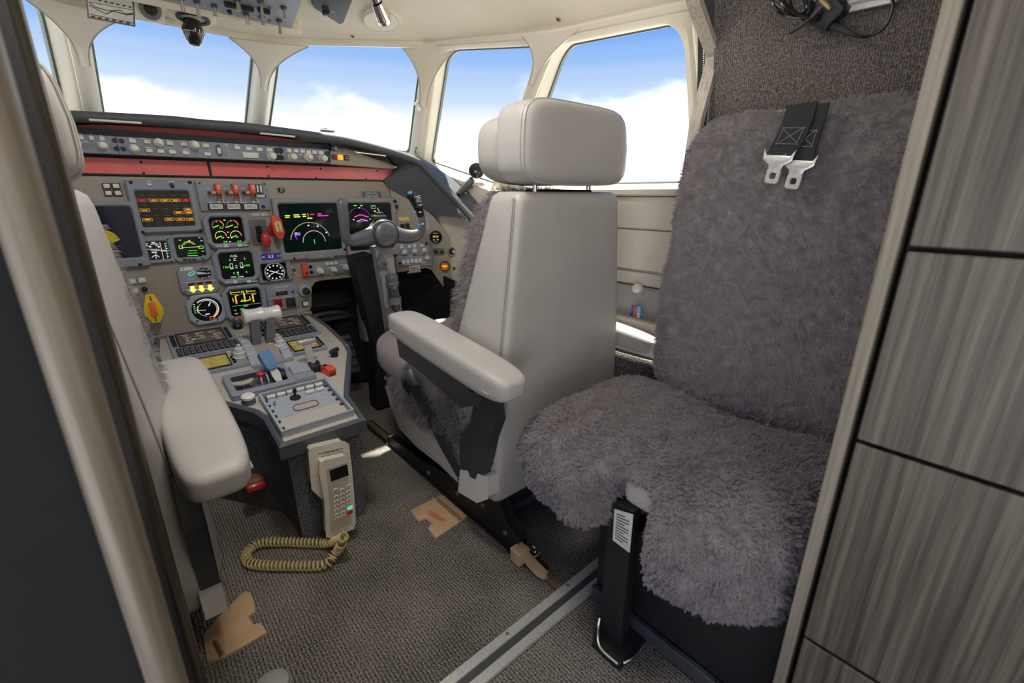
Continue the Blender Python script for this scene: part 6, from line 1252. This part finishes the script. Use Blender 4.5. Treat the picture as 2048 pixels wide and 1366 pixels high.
# standby compass hanging from its oval base
c0 = at(382, 33, Y=1.74); cp = thing('standby_compass', 'dark glossy standby compass hanging from an oval base over the windshield', 'compass', c0)
S = Surf(c0+Vector((.004, 0, .0)), (1, 0, 0), (0, -.8, .45)); m = MB(S.M); m.lathe([(0, -.02), (.058, -.02), (.058, .0), (.050, .004), (0, .004)], 32, Matrix.Diagonal((1, .55, 1, 1))); m.build('oval_base', 'ivory', cp)
m = MB(S.M); m.ring([(.042*cos(i*pi/14), .021*sin(i*pi/14)) for i in range(28)], [(.033*cos(i*pi/14), .014*sin(i*pi/14)) for i in range(28)], .003, .009); m.build('mount_ring', 'dark_metal', cp)
b0, b1 = at(384, 40, Y=1.73), at(389, 93, Y=1.73); d = b1-b0; ax = Matrix.Translation(b0) @ d.to_track_quat('Z', 'Y').to_matrix().to_4x4(); L_ = d.length
m = MB(ax); m.lathe([(0, 0), (.020, 0), (.022, L_*.2), (.0275, L_*.38), (.0265, L_*.55), (.019, L_*.82), (.012, L_*.96), (0, L_)], 24); m.build('bowl', 'black_gloss', cp)
m = MB(ax); m.lathe([(.0200, L_*.52), (.0275, L_*.50), (.0278, L_*.54), (.021, L_*.56)], 24); m.build('lubber_band', 'chrome', cp)
m = MB(ax)
for i in range(9): aa = radians(180+i*22); m.box((.0278*cos(aa), .0278*sin(aa), L_*.44), (.0025, .0025, .006))
m.build('card_marks', 'print_white', cp, smooth=0, kind='stuff')
# compass correction card
S = Surf(at(225, 20, Y=1.71), (1, -.12, 0), (0, -.25, 1)); t = thing('correction_card', 'compass correction card with two line graphs at the top of the windshield', 'card', S.o)
P = [S.uv(*p) for p in ((175, 36), (271, 54), (269, 16), (266, -22), (170, -22))]; m = MB(S.M); m.prism(P, -.004, 0, bev=.001); fixn(m.build('card_holder', 'grey_plastic', t))
P = [S.uv(*p) for p in ((178, 33), (267, 50), (266, 18), (262, -18), (174, -18))]; m = MB(S.M); m.prism(P, 0, .0012); fixn(m.build('card_sheet', 'paper', t, smooth=0))
m = MB(S.M)
for L_ in ([(178, 10), (200, 22), (212, 28), (226, 22), (240, 20), (252, 30), (266, 29)], [(178, 4), (190, 14), (210, 20), (226, 22), (248, 28), (266, 27)]):
    m.tube([(*S.uv(*p), .0014) for p in L_], .0009, 4)
for L_ in ([(178, 28), (267, 46)], [(178, 4), (266, 20)]): m.tube([(*S.uv(*p), .0014) for p in L_], .0006, 4)
for i in range(6): m.box((*S.uv(186+i*14, 33+i*2.6), .0014), (.008, .003, .0004)); m.box((*S.uv(200+i*12, 1+i*2.6), .0014), (.006, .003, .0004))
m.build('graph_lines', 'print_dark', t, smooth=0, kind='stuff')
# round speaker beside the card
S = Surf(at(300, 18, Y=1.70), (1, 0, 0), (0, -.35, 1)); t = thing('eyeball_vent', 'round black eyeball vent in a cream bracket beside the correction card', 'air vent', S.o)
m = MB(S.M); m.prism([(-.030, -.026), (.030, -.032), (.030, .05), (-.030, .05)], -.04, 0, bev=.004); m.build('bracket', 'ivory', t)
m = MB(S.M); m.lathe([(0, 0), (.025, 0), (.024, .006), (.015, .008), (.012, .003), (0, .002)], 24); m.build('outer_ring', 'grey_plastic', t); m = MB(S.M); m.lathe([(0, .002), (.011, .002), (.010, .010), (.005, .012), (0, .012)], 18); m.build('nozzle', 'black', t)
# fittings on the window posts
t = thing('post_bracket', 'small metal catch on the post between windshield and side window', 'bracket', at(838, 212, Y=1.70)); c = PB[1].lerp(PT[1], .30)+Vector((-.028, -.018, 0)); c = at(836, 212, Y=1.66); m = MB(Matrix.Translation(c)); m.box((0, 0, 0), (.016, .006, .030), .001); m.build('plate', 'alu', t); m = MB(Matrix.Translation(c)); m.box((-.012, 0, .006), (.012, .004, .010), .001); m.build('hook', 'alu', t)
c = at(1087, 147, Y=1.10); t = thing('post_fitting', 'round metal fitting with a tube on the post between the side windows', 'fitting', c); n = (CAM-c).normalized(); S = Surf(c, RT, n.cross(RT)); m = MB(S.M); m.lathe([(0, -.01), (.013, -.01), (.013, .002), (.010, .005), (.006, .005), (.005, .002), (0, .002)], 20); m.build('disc', 'alu', t); m = MB(); q = PB[2].lerp(PT[2], .35)+Vector((-.02, 0, 0)); m.cyl(c, c.lerp(q, .9), .008, .011, 12); m.build('tube', 'ivory', t)
t = thing('lip_sensor', 'tiny grey sensor standing on the hood at the window post', 'sensor', at(835, 305, Y=1.70)); c = at(832, 303, Y=1.70); m = MB(Matrix.Translation(c)); m.box((0, 0, 0), (.010, .010, .018), .002); m.build('body', 'gunmetal', t); m = MB(Matrix.Translation(c)); m.cyl((0, 0, .008), (.003, 0, .016), .003, n=8); m.build('tip', 'dark_plastic', t)
# ball mount with round dark disc on the right hood end
c = at(912, 397, Y=1.53); t = thing('ball_mount', 'black ball mount with a round disc clamped to the right end of the hood', 'mount', c)
S = Surf(c, at(935, 422, Y=1.49)-at(890, 372, Y=1.57), (0, .2, 1)); m = MB(S.M); m.prism(rr(.085, .040, .008, 3), -.012, .006, bev=.003); b_ = m.build('clamp_plate', 'gunmetal', t)
m = MB(S.M)
for i in range(5): m.box((-.026+i*.012, .002*(-1)**i, .0064), (.007, .010, .0006))
m.build('cast_marks', 'alu', b_, smooth=0)
a1, a2 = c+Vector((.012, .0, .014)), at(945, 358, Y=1.52); m = MB(); m.tube([a1, a1.lerp(a2, .5), a2], [.012, .016, .012], 10); m.build('arm', 'dark_plastic', t)
cc_ = at(953, 342, Y=1.51); n = (Vector((-.6, -.7, .25))).normalized(); q = n.to_track_quat('Z', 'Y').to_matrix().to_4x4(); m = MB(Matrix.Translation(cc_) @ q); m.lathe([(0, -.012), (.020, -.012), (.030, 0), (.030, .005), (.026, .007), (0, .009)], 26); m.build('round_disc', 'black_gloss', t)
k = at(950, 376, Y=1.52); m = MB(); m.cyl(a1.lerp(a2, .55), k, .005, n=8); m.soft(k, (.022, .012, .020), 4, 6); m.build('thumb_screw', 'gunmetal', t)
c = at(925, 432, Y=1.485); t = thing('hood_switch_strip', 'small grey strip with three black keys at the lower end of the right hood', 'switch', c); S = Surf(c, at(938, 446, Y=1.475)-at(912, 418, Y=1.50), (0, .1, 1)); m = MB(S.M); m.prism(rr(.058, .016, .003, 2), 0, .010, bev=.002); m.build('strip', 'bezel_grey', t)
for i in range(3): m = MB(S.M); m.box((-.010+i*.011, 0, .011), (.007, .009, .004), .001); m.build('key', 'black', t)
# reading lamp on the side wall and pens in the pocket
c = at(1275, 577, X=.815); t = thing('reading_lamp', 'small cream ball lamp on a bent wire arm at the right wall', 'lamp', c); m = MB(); m.soft(c, (.030, .030, .026), 2.3, 8); m.build('lamp_head', 'cream_knob', t)
m = MB(); P = [c+Vector((.004, -.008, -.008)), at(1285, 587, X=.82), at(1298, 592, X=.825), at(1315, 594, X=.84)]; m.tube(smooth(P, 4), .0022, 6); m.build('wire_arm', 'steel', t)
for k, (x, y, x2, y2, mt, nm) in enumerate(((1266, 612, 1261, 634, 'pen_blue', 'dark blue'), (1270, 612, 1272, 642, 'pen_red', 'red'), (1276, 613, 1277, 643, 'white_key', 'white'), (1279, 612, 1281, 630, 'pen_sky', 'light blue'))):
    a, b = at(x, y, X=.806), at(x2, y2, X=.812); t = thing('pen', '%s pen standing in the grey side wall pocket' % nm, 'pen', b, 'pens in the wall pocket'); m = MB(); m.cyl(b, b.lerp(a, .62), .0040, .0040, 8); m.build('barrel', mt, t); m = MB(); m.cyl(b.lerp(a, .60), a, .0046, .0042, 8); m.build('cap', mt if mt != 'white_key' else 'pen_sky', t)
# ---- bundled charger and cable on the alcove wall
Xw = .700; c = at(1640, 38, X=Xw); ch = thing('charger', 'black power adapter with bundled cable hung on the ribbed wall', 'charger', c)
S = Surf(c, (0, -1, 0), (-.25, 0, 1)); Q = lambda x, y, n=0: S.P(*S.uv(x, y), n)
P = [S.uv(*p) for p in ((1622, 45), (1660, 62), (1668, 48), (1690, 28), (1697, 14), (1680, -8), (1645, -10), (1632, 10))]; m = MB(S.M); m.prism(P, -.014, .020, bev=.005); fixn(m.build('adapter_body', 'black', ch))
m = MB(); random.seed(2)
for k in range(7):
    cx, cy = 1600+random.uniform(-14, 14), 8+random.uniform(-8, 6); rx, ry = random.uniform(34, 48), random.uniform(18, 30); ph_ = random.uniform(0, 6)
    m.tube([Q(cx+rx*cos(a)*cos(.5)-ry*sin(a)*sin(.5), cy+rx*cos(a)*sin(.5)+ry*sin(a)*cos(.5), .006+.006*sin(a*2+ph_)+k*.003) for a in [i*pi/14 for i in range(28)]], .0026, 6, closed=True)
m.build('cable_bundle', 'black_gloss', ch)
m = MB(); m.tube(smooth([Q(*p) for p in ((1665, 52, .004), (1685, 60, .006), (1712, 70, .006), (1738, 72, .006), (1768, 58, .008), (1784, 32, .008), (1788, 4, .006), (1780, -20, .004))], 5), .0026, 6); m.build('loop_cable', 'black_gloss', ch)
m = MB(); m.tube([Q(1664, 50, .006), Q(1690, 60, .006), Q(1712, 69, .006)], [.0065, .0050, .0035], 8); o = m.build('strain_relief', 'dark_plastic', ch)
m = MB(); m.tube(smooth([Q(1585, 64, .012), Q(1600, 58, .018), Q(1630, 38, .026), Q(1656, 14, .028), Q(1668, 4, .03)], 4), .0032, 6); m.build('tie_loop', 'dark_plastic', ch)
m = MB(); m.cyl(Q(1655, -2, .03), Q(1671, 14, .03), .0042, .0035, 10); m.cyl(Q(1671, 14, .03), Q(1673, 17, .03), .003, .003, 8); m.build('barrel_plug', 'brass', ch)
t = thing('wall_rail', 'pale metal bar on the ribbed wall behind the charger', 'rail', at(1720, 8, X=.72)); S6 = Surf(at(1720, 8, X=.716), at(1775, -3, X=.716)-at(1690, 16, X=.716), (-.25, 0, 1)); m = MB(S6.M); m.box((0, 0, 0), (.10, .018, .008), .002); m.build('bar', 'alu', t); m = MB(S6.M); m.box((0, .003, .005), (.10, .004, .003)); m.build('ridge', 'steel', t)
# ---- floor hatches
def hatch(name, label, P, hinge, txt=None, z=.005):
    q = [at(x, y, Z=z) for x, y in P]; t = thing(name, label, 'floor hatch', sum(q, Vector())/len(q)*1.0); t.location.z = 0; WL[t] = Vector((t.location.x, t.location.y, 0))
    m = MB(); m.prism([(p.x, p.y) for p in q], 0, z, bev=.0015); fixn(m.build('plate', 'tan', t))
    a, b = at(*hinge[0], Z=z), at(*hinge[1], Z=z); m = MB(); m.tube([a+Vector((0, 0, .001)), b+Vector((0, 0, .001))], .005, 8); m.build('hinge', 'brass', t); return t
t = hatch('floor_hatch', 'tan floor hatch plate with red lettering on the carpet beside the seat track', [(820, 1020), (836, 1041), (851, 1036), (863, 1046), (855, 1056), (870, 1074), (874, 1074), (918, 1044), (934, 1031), (888, 991), (880, 990)], ((874, 999), (921, 1040)))
a, b = at(857, 1024, Z=.0056), at(891, 1044, Z=.0056); d = (b-a); ang = math.atan2(d.y, d.x); m = MB(Matrix.Translation((a+b)/2) @ Matrix.Rotation(ang, 4, 'Z'))
m.box((0, .006, 0), (d.length, .0012, .0004)); m.box((0, -.006, 0), (d.length*.8, .0012, .0004)); m.box((-d.length/2, 0, 0), (.0012, .012, .0004))
for i in range(9): m.box((-d.length*.38+i*d.length*.095, .0, 0), (d.length*.05, .005, .0004))
m.build('red_lettering', 'red', t, smooth=0, kind='stuff')
hatch('floor_hatch', 'tan floor plate with a square notch half under the left seat', [(414, 1322), (448, 1314), (458, 1308), (534, 1264), (522, 1244), (506, 1248), (496, 1232), (510, 1222), (508, 1200), (500, 1184), (488, 1182), (440, 1230), (405, 1270)], ((430, 1285), (445, 1312)))
# tan quick-release handle with key rings at the end of the track
t = thing('release_handle', 'tan release handle with two split rings at the rear end of the seat track', 'handle', at(1060, 1115, Z=0))
b0 = at(1040, 1108, Z=.02); m = MB(Matrix.Translation(b0)); m.box((0, 0, 0), (.036, .034, .040), .003); m.build('block', 'tan', t)
P = [at(1050, 1110, Z=.022), at(1065, 1128, Z=.018), at(1080, 1143, Z=.016), at(1092, 1152, Z=.014)]; m = MB(); m.strap(P, (.8, .6, 0), [.018, .020, .020, .014], .016); m.build('lever', 'tan', t, smooth=30)
m = MB(); m.cyl(at(1085, 1150, Z=.008), at(1096, 1158, Z=.008), .006, n=10); m.build('pin', 'brass', t)
for x, y, r_ in ((1061, 1098, .014), (1071, 1108, .013)):
    c = at(x, y, Z=.026); m = MB(); m.tube([c+Vector((r_*cos(i*pi/8), r_*sin(i*pi/8)*.8, .006*sin(i*pi/8+x))) for i in range(16)], .0018, 6, closed=True); m.build('split_ring', 'chrome', t)
t = thing('floor_strap', 'brown strip set in the carpet between release handle and threshold track', 'strap', at(1110, 1170, Z=0)); m = MB(); m.strap([at(1094, 1158, Z=.004), at(1112, 1172, Z=.004), at(1132, 1186, Z=.004)], (1, .3, 0), [.010, .016, .018], .004); m.build('band', 'brown', t); m = MB(); m.strap([at(1090, 1155, Z=.006), at(1096, 1160, Z=.006)], (1, .3, 0), .014, .006); m.build('end_clip', 'gunmetal', t)
t = thing('floor_stop', 'round grey floor stop at the bottom edge in front of the left seat', 'door stop', at(545, 1372, Z=0)); c = at(545, 1376, Z=0); m = MB(Matrix.Translation(c)); m.lathe([(0, 0), (.030, 0), (.028, .010), (.018, .014), (0, .015)], 24); m.build('dome', 'bezel_grey', t); m = MB(Matrix.Translation(c)); m.lathe([(0, .0), (.034, 0), (.034, .003), (0, .003)], 24); m.build('flange', 'grey_plastic', t)
# dark liner of the right footwell
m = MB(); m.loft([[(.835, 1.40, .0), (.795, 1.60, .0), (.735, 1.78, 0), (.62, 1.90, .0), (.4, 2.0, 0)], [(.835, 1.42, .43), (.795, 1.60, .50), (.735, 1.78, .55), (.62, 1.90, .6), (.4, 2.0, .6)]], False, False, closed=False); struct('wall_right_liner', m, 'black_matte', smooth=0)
